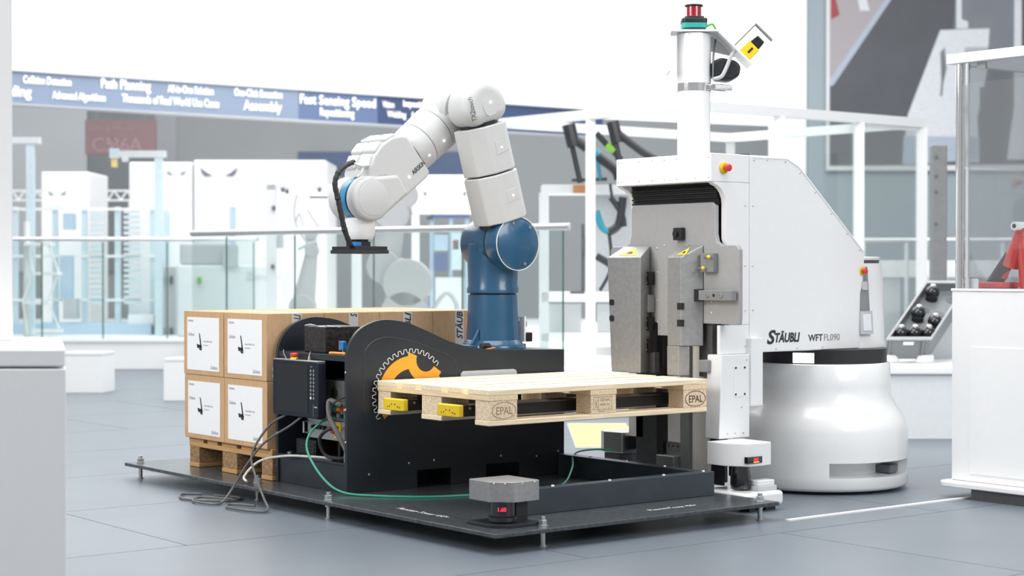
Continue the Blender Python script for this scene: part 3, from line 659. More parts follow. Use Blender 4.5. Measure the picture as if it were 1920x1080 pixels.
for f_, yy, dy in ((f1, (.965, 1.10), 0), (f2, (.640, .700), 0)):
    ya, yb = yy
    zs = lambda x: 1.098+(x-1.545)/(1.632-1.545)*.054+.0012
    vs = [(1.560, ya, zs(1.560)), (1.560, yb, zs(1.560)), (1.615, (ya+yb)/2, zs(1.615))]
    MB().add(vs, [(0, 1, 2)]).build('warning_sign', 'sign_yellow', f_, smooth=False)
    c_ = (ya+yb)/2; w_ = (yb-ya)*.16
    MB().add([(1.570, c_-w_, zs(1.570)+.0006), (1.570, c_+w_, zs(1.570)+.0006), (1.585, c_+w_*.6, zs(1.585)+.0006), (1.585, c_-w_*.6, zs(1.585)+.0006)], [(0, 1, 2, 3)]).build('warning_mark', 'print_black', f_, smooth=False)
# hinges between fairing and carriage
for z in (1.0, .79, .69):
    h_ = MB().box(1.600, 1.634, .925, .962, z-.03, z+.032).build('hinge', 'black', am, bevel=.002)
    for dz in (-.018, .018): scr(1.600, .943, z+dz, (-1, 0, 0), h_, .003)
MB().box(1.595, 1.634, .925, .966, .845, .925).build('cover_plate', 'fairing_metal', am, bevel=.002)
MB().box(1.610, 1.640, .90, .965, .566, .66).build('lower_bracket', 'mast_dark', am, bevel=.002)
# clamp arm and plungers right of the fairing
b_ = MB().box(1.600, 1.630, .395, .62, .905, .950).build('clamp_arm', 'mid_grey', am, bevel=.003)
MB().box(1.598, 1.632, .60, .645, .90, .955).build('clamp_pad', 'black', b_, bevel=.002)
for y in (.545, .46): MB().lathe([(.011, 0), (.011, .003), (.006, .0035), (.006, .001)], (1.600, y, .928), (-1, 0, 0), 14).build('clamp_bolt', 'steel_bolt', b_)
MB().cyl((1.600, .505, .928), (1.598, .505, .928), .007, n=12).build('clamp_hole', 'black', b_)
b_ = MB().box(1.610, 1.640, .52, .60, 1.03, 1.115).build('plunger_block', 'mid_grey', am, bevel=.002)
for y, z in ((.535, 1.098), (.57, 1.048)): MB().cyl((1.610, y+.04, z), (1.595, y, z), .006, n=10).build('plunger', 'steel_bolt', b_); MB().sphere((1.593, y-.005, z), .009, 10).build('plunger_knob', 'yellow', b_)
# lower mast frame, behind the raised pallet
MB().box(1.72, 1.80, .985, 1.150, .09, .80).build('mast_column', 'mast_dark', am, bevel=.002)
MB().box(1.70, 1.78, .945, .9845, .09, .80).build('mast_rail', 'black', am, bevel=.002)
MB().box(1.735, 1.755, .60, .9445, .09, .80).build('mast_panel', 'beige_panel', am)
MB().box(1.70, 1.745, .765, .825, .09, .80).build('mast_post', 'mid_grey', am, bevel=.002)
MB().box(1.66, 1.7345, .826, .944, .09, .185).build('mast_step', 'aluminium', am, bevel=.003)
MB().yz(rounded(.835, .935, .185, .245, .012), 1.715, 1.7345).build('step_plate', 'aluminium', am, bevel=.002)
for y in (.855, .885, .915): MB().cyl((1.715, y, .226), (1.712, y, .226), .005, n=10).build('step_screw', 'mast_dark', am)
MB().box(1.72, 1.7345, .66, .7645, .09, .80).build('mast_liner', 'beige_panel', am)
MB().box(1.660, 1.72, .575, .66, .56, .80).build('guide_shoe', 'mast_dark', am, bevel=.004)
MB().box(1.60, 1.655, .545, .60, .585, .64).build('guide_bracket', 'mid_grey', am, bevel=.004)
MB().xz([(1.68, .09), (1.715, .09), (1.715, .60), (1.69, .56), (1.665, .40), (1.672, .25)], .53, .60).build('guide_plate', 'black', am, bevel=.004)
MB().box(1.72, 1.735, 1.10, 1.20, .25, .80).build('mast_panel', 'beige_panel', am)
# round base
cx, cy = 2.525, .718
tc = Vector((CAM.x-cx, CAM.y-cy, 0)).normalized(); th0 = math.atan2(tc.y, tc.x)
rows = [(.385, .012), (.408, .018), (.417, .032), (.417, .078), (.417, .083), (.417, .143), (.417, .148), (.417, .20), (.417, .285), (.408, .325), (.385, .365), (.358, .400), (.341, .440), (.334, .49), (.333, .594), (.327, .600)]
angs = []
N = 96
sl0, sl1 = math.radians(6), math.radians(78)   # slot from facing direction towards the right
for k in range(N): angs.append(2*PI*k/N)
for e in (sl0, sl0+.02, sl1, sl1+.02): angs.append(e)
angs.sort(); rr = []
for i, (r, z) in enumerate(rows):
    ring_ = []
    for a in angs:
        r_ = r
        if 4 <= i <= 5 and sl0 < a <= sl1+1e-6: r_ = .30
        ring_.append((cx+r_*math.cos(th0+a), cy+r_*math.sin(th0+a), z))
    rr.append(ring_)
MB().rings(rr).build('round_base', 'white_gloss', am, angle=50)
MB().lathe([(.317, .600), (.317, .667)], (cx, cy, 0), n=72).build('light_band', 'black', am)
def arc(name, r0, r1, z0, z1, a0, a1, m, parent, n=14, rt=None):
    rt = rt or r1
    mb_ = MB(); vs = []
    for i in range(n+1):
        a = th0+math.radians(a0+(a1-a0)*i/n); c_, s_ = math.cos(a), math.sin(a)
        vs += [(cx+r0*c_, cy+r0*s_, z0), (cx+r1*c_, cy+r1*s_, z0), (cx+rt*c_, cy+rt*s_, z1), (cx+r0*c_, cy+r0*s_, z1)]
    fs = []
    for i in range(n):
        for k in range(4): fs.append((4*i+k, 4*i+(k+1) % 4, 4*i+4+(k+1) % 4, 4*i+4+k))
    fs += [(3, 2, 1, 0), (4*n, 4*n+1, 4*n+2, 4*n+3)]
    return mb_.add(vs, fs).build(name, m, parent)
arc('signal_light', .31, .3185, .606, .652, -23, -5, 'led_white', am)
arc('slot_scanner', .30, .375, .085, .120, 60, 77, 'back_dark', am)
# rear body above the light band
bx_, by_ = cx, cy; cx, cy = 2.63, .808
MB().lathe([(.312, .668), (.312, .690), (.308, .70), (.300, .95), (.290, 1.072), (.280, 1.072)], (cx, cy, 0), n=72).build('rear_body', 'white_gloss', am)
MB().lathe([(.279, 1.070), (.281, 1.088)], (cx, cy, 0), n=64).build('rear_ring', 'mast_dark', am)
MB().lathe([(.285, 1.088), (.287, 1.10), (.275, 1.104)], (cx, cy, 0), n=64).build('rear_lid', 'white_gloss', am)
st = arc('control_strip', .28, .322, .845, 1.055, 35.5, 45.5, 'mid_grey', am, rt=.306)
arc('tag_panel', .28, .329, .735, .845, 35, 49, 'back_grey', am, rt=.321)
arc('tag_plate', .28, .3305, .752, .830, 37.5, 46.5, 'back_pale', am, rt=.323)
arc('control_screen', .28, .3195, .945, .985, 37.5, 43.5, 'back_grey', am, rt=.3165)
a = th0+math.radians(38.5); nv = Vector((math.cos(a), math.sin(a), 0)); p_ = Vector((cx, cy, 1.035))+nv*.303
t_ = MB().cyl(p_, p_+nv*.014, .024, .021, n=20).build('stop_plate', 'yellow', am, bevel=.002)
MB().lathe([(.009, 0), (.009, .006), (.013, .010), (.0135, .020), (.0002, .024)], p_+nv*.014, nv, 18).build('stop_button', 'red', t_)
# lettering on the side
lg = text('side_lettering', 'TÄUBLI', 'print_black', am, (1.978, AY0-.0006, .712), (1, 0, 0), UP, .058, shear=.22, bold=.0022, width=.165)
text('side_lettering', 'S', 'print_black', am, (1.928, AY0-.0006, .706), (1, 0, 0), UP, .086, shear=.25, bold=.0026, width=.058)
text('side_lettering', 'WFT', 'print_black', am, (2.205, AY0-.0006, .711), (1, 0, 0), UP, .044, width=.098, bold=.0008)
text('side_lettering', 'FL090', 'mid_grey', am, (2.308, AY0-.0006, .711), (1, 0, 0), UP, .044, width=.108)
# outrigger feet with scanners
def outrigger(y0_, s_):
    yy = lambda v_: y0_+s_*v_
    def bx(x0, x1, a, b, z0, z1): ya, yb = sorted((yy(a), yy(b))); return MB().box(x0, x1, ya, yb, z0, z1)
    fo = bx(1.505, 1.745, 0, .27, .022, .085).build('outrigger_foot', 'white_gloss', am, bevel=.018, seg=4)
    bx(1.56, 1.60, .03, .09, 0, .022).build('caster', 'black', am); bx(1.66, 1.72, .03, .09, 0, .022).build('caster', 'black', am)
    bx(1.62, 1.735, .035, .11, .085, .105).build('foot_pad', 'back_grey', am, bevel=.003)
    bx(1.63, 1.73, .045, .10, .105, .128).build('foot_block', 'white_paint', am, bevel=.003)
    return fo
outrigger(.215, 1); outrigger(1.43, -1)
def hous(x, y, s_, m_, name):
    pl = [(x-.095, y-.02*s_), (x-.04, y-.10*s_), (x+.05, y-.11*s_), (x+.11, y-.10*s_), (x+.12, y+.09*s_), (x-.095, y+.09*s_)]
    return MB().xy(pl, .190, .290).build(name, m_, am, bevel=.004)
sh_ = hous(1.625, .385, 1, 'white_paint', 'scanner_hood')
MB().lathe([(.034, .088), (.044, .092), (.048, .115), (.046, .145), (.038, .19)], (1.600, .335, 0), n=32).build('scanner_head', 'black_gloss', am)
MB().box(1.555, 1.565, .40, .47, .10, .189).box(1.66, 1.70, .38, .47, .13, .189).build('scanner_bracket', 'black', am)
wv = Vector((-.1, -1, 0)).normalized()
MB().box(1.575, 1.665, .271, .290, .205, .233).build('display', 'black_gloss', am)
text('display_digits', '888', 'red_digits', am, (1.612, .2705, .215), (1, 0, 0), UP, .018, bold=.0008)
MB().box(1.612, 1.645, .2700, .271, .208, .2115).build('display_bar', 'amber_digits', am)
fh = MB().xy([(1.675, 1.33), (1.695, 1.22), (1.80, 1.20), (1.85, 1.38), (1.70, 1.38)], .165, .265).build('scanner_hood', 'aluminium', am, bevel=.004)
MB().box(1.705, 1.79, 1.192, 1.204, .185, .25).build('hood_opening', 'black', am)
MB().box(1.70, 1.82, 1.24, 1.36, .085, .165).build('scanner_head', 'mast_dark', am, bevel=.01)
MB().tube([(1.76, 1.19, .195), (1.79, 1.17, .200), (1.815, 1.165, .225), (1.805, 1.17, .255), (1.775, 1.18, .255), (1.765, 1.185, .225)], .007, 8).build('scanner_cable', 'bright_green', am)
# forks with yellow tips through the pallet
for y0_, y1_ in ((.620, .768), (1.012, 1.160)):
    MB().box(.405, 1.60, y0_+.004, y1_-.004, .446, .492).build('fork', 'black', am, bevel=.003)
    tip = MB().xy([(.284, y0_+.012), (.281, y1_-.012), (.290, y1_), (.314, y1_), (.314, y0_), (.292, y0_)], .448, .497).build('fork_tip', 'yellow', am, bevel=.004)
    MB().box(.3145, .4045, y0_+.002, y1_-.002, .449, .494).build('fork_joint', 'black_gloss', am, bevel=.003)
    MB().cyl((.345, y0_+.002, .482), (.345, y0_-.002, .482), .006, n=10).build('fork_pin', 'steel_bolt', am)
    for k, (u_, z) in enumerate(((.03, .463), (.045, .466), (.06, .475), (.085, .475), (.105, .466), (.12, .463))): MB().sphere((.281, y1_-.01-u_, z), .003, 6).build('tip_mark', 'mast_dark', tip)
# forklift pole with sensors
px_, py_ = 1.775, .815
MB().cyl((px_, py_, 1.556), (px_, py_, 1.865), .076, n=40).build('sensor_pole', 'white_gloss', am)
MB().lathe([(.0785, 1.862), (.0785, 1.90)], (px_, py_, 0), n=40).build('pole_clamp', 'chrome', am)
MB().box(px_+.03, px_+.14, py_-.11, py_-.06, 1.866, 1.892).build('clamp_lug', 'chrome', am, bevel=.003)
MB().cyl((px_, py_, 1.897), (px_, py_, 2.125), .079, n=40).build('pole_top', 'white_gloss', am)
vdir = Vector((-SA, -CA, 0)); rdir = RIGHT
def pv(a, b, z): return Vector((px_, py_, z))+rdir*a+vdir*b
# bent sheet roof bracket
MB().prism([(-.11, 2.128), (.10, 2.128), (.255, 1.975), (.262, 1.982), (.105, 2.137), (-.11, 2.137), (-.122, 2.128), (-.122, 1.945), (-.113, 1.945), (-.113, 2.120)], lambda p, q, t: pv(p, t, q), -.085, .085).build('roof_bracket', 'white_gloss', am, bevel=.003)
MB().prism([(.03, 2.127), (.10, 2.127), (.20, 2.03), (.03, 2.07)], lambda p, q, t: pv(p, t, q), -.085, -.080).build('bracket_web', 'white_gloss', am)
b_ = MB().prism(rounded(-.058, .058, -.058, .058, .02), lambda p, q, t: pv(p, q, t), 2.150, 2.173).build('lidar_base', 'teal', am, bevel=.003)
MB().prism(rounded(-.058, .058, -.058, .058, .02), lambda p, q, t: pv(p, q, t), 2.173, 2.195).build('lidar_collar', 'black', am, bevel=.004)
MB().prism(rounded(-.05, .05, -.05, .05, .02), lambda p, q, t: pv(p, q, t), 2.137, 2.150).build('lidar_foot', 'mast_dark', am, bevel=.003)
MB().prism(rounded(-.045, .045, -.045, .045, .02), lambda p, q, t: pv(p, q, t), 2.195, 2.205).build('lidar_collar', 'black', am, bevel=.003)
MB().cyl(pv(0, 0, 2.205), pv(0, 0, 2.252), .034, n=28).build('lidar_lens', 'red_lens', am)
MB().cyl(pv(0, 0, 2.252), pv(0, 0, 2.261), .042, n=28).build('lidar_cap', 'black', am, bevel=.003)
MB().tube([pv(.055, 0, 2.16), pv(.085, 0, 2.172), pv(.10, 0, 2.15), pv(.102, 0, 2.138)], .005, 8).build('lidar_cable', 'bright_green', am)
# yellow sensor on the sloping end with handle
sd = Vector((1, 0, 0)); ang = math.radians(-45)
def tv(a, b, c): # a along slope, b towards viewer, c out of the slope
    p, q = .178, 2.062
    return pv(p+a*math.cos(ang)-c*math.sin(ang), b, q+a*math.sin(ang)+c*math.cos(ang))
b_ = MB().prism([(.0, .008), (.065, .008), (.065, .075), (.0, .075)], lambda p, q, t: tv(p+.03, t, q), -.035, .035).build('scanner_body', 'yellow', am, bevel=.004)
MB().prism([(.035, .076), (.09, .076), (.085, .120), (.04, .120)], lambda p, q, t: tv(p, t, q), -.03, .03).build('scanner_lens', 'black_gloss', b_, bevel=.005)
MB().prism([(.04, .03), (.05, .03), (.05, .06), (.04, .06)], lambda p, q, t: tv(p+.02, t, q), .035, .0365).build('scanner_label', 'black', b_)
MB().prism([(-.035, .008), (-.028, .008), (-.028, .150), (.075, .150), (.075, .156), (-.035, .156)], lambda p, q, t: tv(p+.03, t, q), -.02, .02).build('scanner_guard', 'mid_grey', am)
# black horn camera behind the pole
MB().prism([(.078, 1.93), (.10, 1.912), (.16, 1.905), (.205, 1.93), (.212, 1.975), (.19, 2.00), (.12, 2.015), (.078, 1.995)], lambda p, q, t: pv(p, t, q), -.05, .05).build('rear_camera', 'black', am, bevel=.014, seg=3)
MB().tube([pv(.19, .055, 2.05), pv(.165, .06, 2.02), pv(.145, .06, 1.97), pv(.12, .06, 1.925), pv(.08, .05, 1.915)], .009, 8).build('sensor_cable', 'back_grey', am)
MB().tube([pv(.098, .02, 2.10), pv(.085, .05, 2.02), pv(.082, .055, 1.92)], .005, 8).build('sensor_cable', 'mast_dark', am)

# ------------------------------------------------------------------ hall: walls, banner, picture
def H(): return MB(hall)
def hbox(px0, px1, py0, py1, d0, d1): return H().box(sx(px0, d0), sx(px1, d0), d0, d1, hz(py1, d0), hz(py0, d0))
def hthing(name, label, cat, px, d, z=0, group=None): return thing(name, label, cat, hall(sx(px, d), d, z), group)
DW = 30
wb_ = H().prism([(sx(-500, DW), 0), (sx(1515, 26), 0), (sx(1515, 26), hz(236, DW)), (sx(1110, DW), hz(222, DW)), (sx(730, DW), hz(212, DW)), (sx(-500, DW), hz(140, DW))], lambda p, q, t: (p, t, q), DW, DW+.2).build('wall_back', 'wall_grey'); tag(wb_, 'grey hall wall far behind the glass balustrades', None, None, 'structure')
H().box(sx(168, DW), sx(292, DW), DW-.05, DW, 1.0, hz(180, DW)).build('dark_panel', 'wall_dark', wb_)  # flat wall panel in a darker grey
H().box(sx(292, DW), sx(332, DW), DW-.03, DW, 1.0, hz(195, DW)).build('pillar', 'back_grey', wb_)
H().box(sx(20, DW), sx(165, DW), DW-.04, DW, 1.0, hz(190, DW)).build('pillar', 'back_pale', wb_)
H().box(sx(560, DW), sx(900, DW), DW-.04, DW, hz(330, DW), hz(285, DW)).build('blue_stripe', 'banner_mid', wb_)
lw_ = H().box(sx(-700, 31), sx(1560, 31), 31, 31.2, hz(330, 31), 16).build('wall_blown_out', 'wall_glow'); tag(lw_, 'bright white wall with added glow above the hall fascia', None, None, 'structure')  # added emission stands in for the blown-out hall background; not a lamp
wr_ = H().box(sx(1515, 26), sx(2500, 26), 26, 26.2, 0, hz(-60, 26)).build('wall_right', 'wall_blue'); tag(wr_, 'blue grey exhibition wall behind the large picture', None, None, 'structure')
# red hall sign
t = hthing('hall_sign', 'dull red hanging hall sign with pale letters near the dark wall', 'sign', 225, 27, hz(290, 27))
H().box(sx(160, 27), sx(292, 27), 27, 27.1, hz(290, 27), hz(225, 27)).build('board', 'sign_red', t)
for s_, px in (('C5', 172), ('B6', 205), ('A', 243)): text('sign_lettering', s_, 'sign_text', t, hall(sx(px, 27), 26.99, hz(284, 27)), RIGHT, UP, .30)
text('sign_lettering', 'Halle 6  Messe', 'sign_text', t, hall(sx(165, 27), 26.99, hz(247, 27)), RIGHT, UP, .12)
for px in (180, 270): H().cyl((sx(px, 27), 27.05, hz(225, 27)), (sx(px, 27), 27.05, hz(100, 27)), .003, n=5).build('hanger', 'back_grey', t)
# banner fascia: receding to the right
def bd(px): return 18*(505.5-194)/(505.5-(194+(234-194)*(px-25)/705))
bz0 = hz(194, 18); bz1 = bz0+.325
bn = thing('banner_fascia', 'long blue fascia banner with white slogan lettering above the hall', 'banner', hall(sx(400, 19), 19, bz0))
for nm, a, b, m_ in (('banner_panel', -60, 165, 'banner_hazed'), ('banner_panel', 165, 400, 'banner_hazed'), ('banner_panel', 400, 560, 'banner_hazed'), ('banner_panel', 560, 708, 'banner_mid'), ('banner_panel', 708, 1130, 'banner_navy')):
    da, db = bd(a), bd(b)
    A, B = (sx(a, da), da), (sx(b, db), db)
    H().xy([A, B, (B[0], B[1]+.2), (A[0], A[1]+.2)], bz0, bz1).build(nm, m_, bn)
    H().xy([(A[0], A[1]-.03), (B[0], B[1]-.03), (B[0], B[1]+.25), (A[0], A[1]+.25)], bz0-.015, bz0).build('banner_rim', 'back_grey', bn)
    H().xy([(A[0], A[1]-.03), (B[0], B[1]-.03), (B[0], B[1]+.25), (A[0], A[1]+.25)], bz1, bz1+.015).build('banner_rim', 'back_grey', bn)
for s_, p0, p1, row, h_ in (('Collision Detection', 45, 135, .215, .085), ('Grinding', -25, 60, .075, .12), ('Advanced Algorithms', 100, 200, .075, .085), ('Path Planning', 190, 283, .215, .115), ('Thousands of Real World Use Cases', 230, 412, .08, .095), ('All-in-One Solution', 316, 402, .215, .09), ('One-Click Execution', 440, 530, .225, .09), ('Assembly', 458, 530, .075, .12), ('Fast Sensing Speed', 562, 704, .185, .12), ('Repositioning', 600, 664, .06, .10), ('Vision', 718, 740, .20, .08), ('Inspection', 756, 800, .225, .08), ('Welding', 727, 762, .09, .08), ('Logistics', 772, 830, .09, .08)):
    d0, d1 = bd(p0), bd(p1); P0, P1 = hall(sx(p0, d0), d0, bz0+row), hall(sx(p1, d1), d1, bz0+row)
    dv = P1-P0; text('banner_lettering', s_, 'banner_text', bn, P0-AWAY*.012, dv.normalized(), UP, h_*1.25, width=dv.length, bold=.004)
for px in (-40, 350, 700, 1100):
    d = bd(px)+.1; H().cyl((sx(px, d), d, bz1), (sx(px, d), d, bz1+3), .003, n=5).build('hanger', 'white_gloss', bn)
# large wall picture
pd = 25.95
pc = hthing('wall_picture', 'huge framed photograph of a white machine on grey ground', 'picture', 1750, pd, hz(318, pd))
def pq(pts, lift, m_, nm='picture_shape'):
    return H().prism([(sx(a, pd), hz(b, pd)) for a, b in pts], lambda p, q, t: (p, t, q), pd-lift, pd-lift+.004).build(nm, m_, pc, smooth=False)
H().box(sx(1548, pd), sx(2300, pd), pd-.04, pd, hz(320, pd), hz(-50, pd)).build('frame', 'back_white', pc)
pq([(1554, 311), (2290, 306), (2290, -46), (1554, -46)], .05, 'photo_dark', 'picture_ground')
pq([(1554, 155), (1665, -10), (1600, -46), (1554, -46)], .055, 'photo_pink'); pq([(1554, 162), (1560, 162), (1676, -10), (1665, -10), (1554, 150)], .058, 'photo_blue')
pq([(1556, 38), (1572, 30), (1562, -10), (1556, -10)], .059, 'photo_red'); pq([(1610, 22), (1628, 22), (1620, -10), (1604, -10)], .059, 'photo_white')
pq([(1790, -46), (1900, -46), (1900, 130), (1850, 130), (1850, 60), (1785, 60)], .054, 'photo_grey')
pq([(1690, 300), (1700, 215), (1760, 58), (1852, 55), (1850, 90), (1806, 90), (1806, 130), (1850, 125), (1830, 220), (1834, 305)], .06, 'photo_white')
pq([(1690, 308), (1692, 255), (1834, 258), (1834, 300), (1700, 310)], .064, 'photo_blue'); pq([(1764, 180), (1760, 100), (1768, 90), (1772, 130), (1760, 182)], .064, 'photo_grey')
pq([(1806, 90), (1850, 90), (1848, 130), (1806, 128)], .064, 'back_grey'); pq([(1790, 55), (1812, 55), (1812, 42), (1800, 38), (1800, -46), (1790, -46)], .06, 'photo_white')
pq([(1834, 165), (1898, 165), (1898, 205), (1884, 300), (1834, 300)], .062, 'photo_dark'); pq([(1898, 0), (1912, 0), (1912, 130), (1920, 130), (1920, 300), (1885, 300), (1898, 200)], .062, 'photo_white')

# ------------------------------------------------------------------ platform with glass balustrades
PZ = .32
RA, RB = (sx(360, 15.6), 15.6), (sx(1066, 13.1), 13.1)
plat = H().xy([(sx(-150, 18.4), 18.4), (sx(352, 18.4), 18.4), (sx(352, 15.45), 15.45), (RB[0]+.1, 12.75), (sx(1290, 12.3), 12.3), (sx(1790, 13.9), 13.9), (sx(1760, 16.2), 16.2), (sx(1240, 16.6), 16.6), (sx(1100, 26), 26), (sx(-150, 26), 26)], 0, PZ-.03)
pf = thing('display_platform', 'low white exhibition platform carrying the machines behind glass balustrades', 'platform', hall(sx(500, 18), 18, 0))
plat.build('body', 'back_white', pf, bevel=.01)
H().xy([(sx(-150, 18.38), 18.38), (sx(353, 18.38), 18.38), (sx(353, 15.42), 15.42), (RB[0]+.1, 12.72), (sx(1290, 12.27), 12.27), (sx(1792, 13.88), 13.88), (sx(1762, 16.22), 16.22), (sx(1241, 16.62), 16.62), (sx(1101, 26), 26), (sx(-150, 26), 26)], PZ-.03, PZ).build('top', 'back_white', pf)
def balustrade(A, B, cuts, label, post, rail_r):
    t = thing('glass_balustrade', label, 'balustrade', hall(A[0], A[1], PZ))
    V = lambda f: (A[0]+(B[0]-A[0])*f, A[1]+(B[1]-A[1])*f)
    L = math.hypot(B[0]-A[0], B[1]-A[1]); nx, ny = -(B[1]-A[1])/L*.009, (B[0]-A[0])/L*.009
    for f0, f1 in zip(cuts[:-1], cuts[1:]):
        a, b = V(f0+.0015), V(f1-.0015)
        p = H().xy([(a[0]-nx, a[1]-ny), (b[0]-nx, b[1]-ny), (b[0]+nx, b[1]+ny), (a[0]+nx, a[1]+ny)], PZ, PZ+1.01).build('glass_pane', 'pane', t, smooth=False)
        e = V(f1); H().cyl((e[0], e[1], PZ), (e[0], e[1], PZ+1.01), .009, n=4).build('pane_edge', 'glass_edge', p)
    z = PZ+1.04
    r = H().cyl((A[0], A[1], z), (B[0], B[1], z), rail_r, n=20).build('hand_rail', 'rail_steel', t)
    H().cyl((B[0]-.005, B[1]+.001, z), (B[0]+.012, B[1]-.003, z), rail_r*1.12, n=20).build('rail_cap', 'back_grey', r)
def frac(px):
    lo, hi = 0, 1
    for _ in range(40):
        m_ = (lo+hi)/2; d = RA[1]+(RB[1]-RA[1])*m_; s_ = RA[0]+(RB[0]-RA[0])*m_
        if 960+s_/d*FPX < px: lo = m_
        else: hi = m_
    return lo
balustrade(RA, RB, [0]+[frac(p) for p in (425, 553, 701, 867)]+[1-.012], 'glass balustrade with steel hand rail right behind the boxes and robot', None, .026)
balustrade((sx(-120, 18.5), 18.5), (sx(482, 18.5), 18.5), [0, .33, .52, .72, 1-.01], 'far glass balustrade along the platform edge behind white cubes', None, .022)
# white cube seats
for px0, px1, pxs, py0, py1, lb in ((110, 191, 215, 661, 737, 'white cube stool beside the big white counter'), (306, 372, 400, 672, 752, 'white cube stool half hidden behind the labelled boxes')):
    d = 1.0419*FPX/(py1-505.5)
    w_ = (px1-px0)/FPX*d
    t = hthing('cube_stool', lb, 'stool', (px0+px1)/2, d, 0, 'white cube stools')
    h_ = hz(py0, d)
    pl = [(sx(px0, d), d), (sx(px1, d), d), (sx(pxs, d+.25), d+.25), (sx(pxs, d+.25)-w_, d+.30)]
    H().xy(pl, 0, h_-.03).build('body', 'back_white', t, bevel=.004)
    H().xy(pl, h_-.028, h_).build('seat_top', 'white_paint', t, bevel=.004)
# floor mat
t = hthing('ribbed_mat', 'yellow ribbed mat on the floor behind lifted pallet', 'mat', 1110, 11.4, 0)
MX = hall(sx(1120, 11.6), 11.6, 0)
H().box(sx(1066, 11.6), sx(1180, 11.6), 10.3, 11.95, 0, .004).build('base', 'back_grey', t)
for k in range(9): H().box(sx(1068, 11.6), sx(1178, 11.6), 10.35+.175*k, 10.455+.175*k, .004, .009).build('rib', 'mat_yellow', t)

# ------------------------------------------------------------------ machines on the far platform
def eyes(par, px, py, d, w_, off=.012):
    for s_ in (-1, 1):
        f = lambda a, b: hall(sx(px, d)+s_*a*w_, d-off, hz(py, d)+b*w_)
        m_ = MB().add([f(.34, -.22), f(.70, -.04), f(1.08, .26), f(.98, -.06), f(.80, -.24)], [(0, 1, 2, 3, 4)])
        m_.build('eye_emblem', 'emblem_ink', par, smooth=False)
def cabinet(label, px0, px1, py0, py1, d, dep, em=None, parts=()):
    t = hthing('machine_cabinet', label, 'cabinet', (px0+px1)/2, d, PZ)
    b = H().box(sx(px0, d), sx(px1, d), d, d+dep, PZ if py1 is None else hz(py1, d), hz(py0, d)).build('body', 'back_white', t, bevel=.02)
    for (px, py, w_) in em or (): eyes(t, px, py, d, w_)
    for (a, b_, c, e, m_) in parts: hbox(a, b_, c, e, d-.02, d-.002).build('panel', m_, t)
    return t
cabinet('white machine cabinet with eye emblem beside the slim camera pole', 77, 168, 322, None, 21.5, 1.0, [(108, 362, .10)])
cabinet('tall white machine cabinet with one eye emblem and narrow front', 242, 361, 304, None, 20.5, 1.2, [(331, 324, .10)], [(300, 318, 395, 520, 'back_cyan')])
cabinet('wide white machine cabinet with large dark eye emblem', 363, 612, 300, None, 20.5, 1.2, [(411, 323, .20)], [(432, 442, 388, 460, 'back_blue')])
t = hthing('control_cabinet', 'grey control cabinet with handles behind the far balustrade', 'cabinet', 312, 19.6, PZ)
H().box(sx(293, 19.6), sx(330, 19.6), 19.6, 20.1, PZ, hz(500, 19.6)).build('body', 'back_grey', t, bevel=.01)
for px in (301, 318):
    for py in (518, 615): hbox(px, px+5, py, py+14, 19.56, 19.6).build('handle', 'back_dark', t)
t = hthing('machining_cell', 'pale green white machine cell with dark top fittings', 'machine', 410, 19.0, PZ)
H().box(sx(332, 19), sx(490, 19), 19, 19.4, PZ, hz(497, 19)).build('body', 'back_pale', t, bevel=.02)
H().box(sx(335, 19), sx(425, 19), 19.05, 19.35, hz(497, 19), hz(455, 19)).build('fitting', 'back_grey', t, bevel=.03)
hbox(418, 446, 460, 500, 18.96, 19.0).build('vent', 'back_grey', t); hbox(370, 377, 520, 532, 18.97, 19.0).build('lamp', 'bright_green', t)
text('cell_lettering', 'Zimmer', 'back_grey', t, hall(sx(462, 19), 18.98, hz(526, 19)), RIGHT, UP, .12)
# blue steel frame and louvre machine at the left
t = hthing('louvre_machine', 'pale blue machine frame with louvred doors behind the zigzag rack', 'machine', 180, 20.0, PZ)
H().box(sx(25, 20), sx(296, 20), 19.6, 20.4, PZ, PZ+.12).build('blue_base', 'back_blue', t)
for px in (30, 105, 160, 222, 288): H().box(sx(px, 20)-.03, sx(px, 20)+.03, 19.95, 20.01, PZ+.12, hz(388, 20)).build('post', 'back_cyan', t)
for py in (390, 478, 560): H().box(sx(25, 20), sx(296, 20), 19.93, 19.95, hz(py+5, 20), hz(py, 20)).build('rail', 'back_white', t)
for p0, p1 in ((168, 196), (232, 262)):
    for k in range(18): hbox(p0, p1, 394+k*10, 400+k*10, 19.90, 19.93).build('louvre_slat', 'back_cyan' if k % 2 else 'back_pale', t)
hbox(118, 142, 560, 598, 19.7, 19.9).build('motor_box', 'back_grey', t); hbox(240, 288, 590, 612, 19.7, 19.9).build('servo_box', 'back_white', t)
hbox(118, 135, 400, 430, 19.7, 19.9).build('tool_head', 'back_blue', t); hbox(112, 135, 480, 560, 19.8, 19.9).build('side_panel', 'back_blue', t)
# lattice display stand
t = hthing('display_stand', 'thin white zigzag display rack before the pale blue machine', 'rack', 75, 18.9, PZ)
zz = [(52, 628), (42, 565), (62, 510), (52, 450)], [(98, 628), (110, 615), (90, 565), (110, 510), (92, 460)]
for l in zz: H().tube([(sx(a, 18.9), 18.9, max(PZ, hz(b, 18.9))) for a, b in l], .012, 6, smooth=False).build('zigzag_leg', 'back_white', t)
for py, a, b in ((510, 60, 108), (565, 42, 90), (618, 60, 110), (455, 45, 95)): hbox(a, b, py, py+6, 18.85, 19.05).build('shelf', 'back_white', t)
H().cyl((sx(50, 19), 19, PZ), (sx(50, 19), 19, hz(415, 19)), .035, n=12).build('mast', 'back_pale', t)
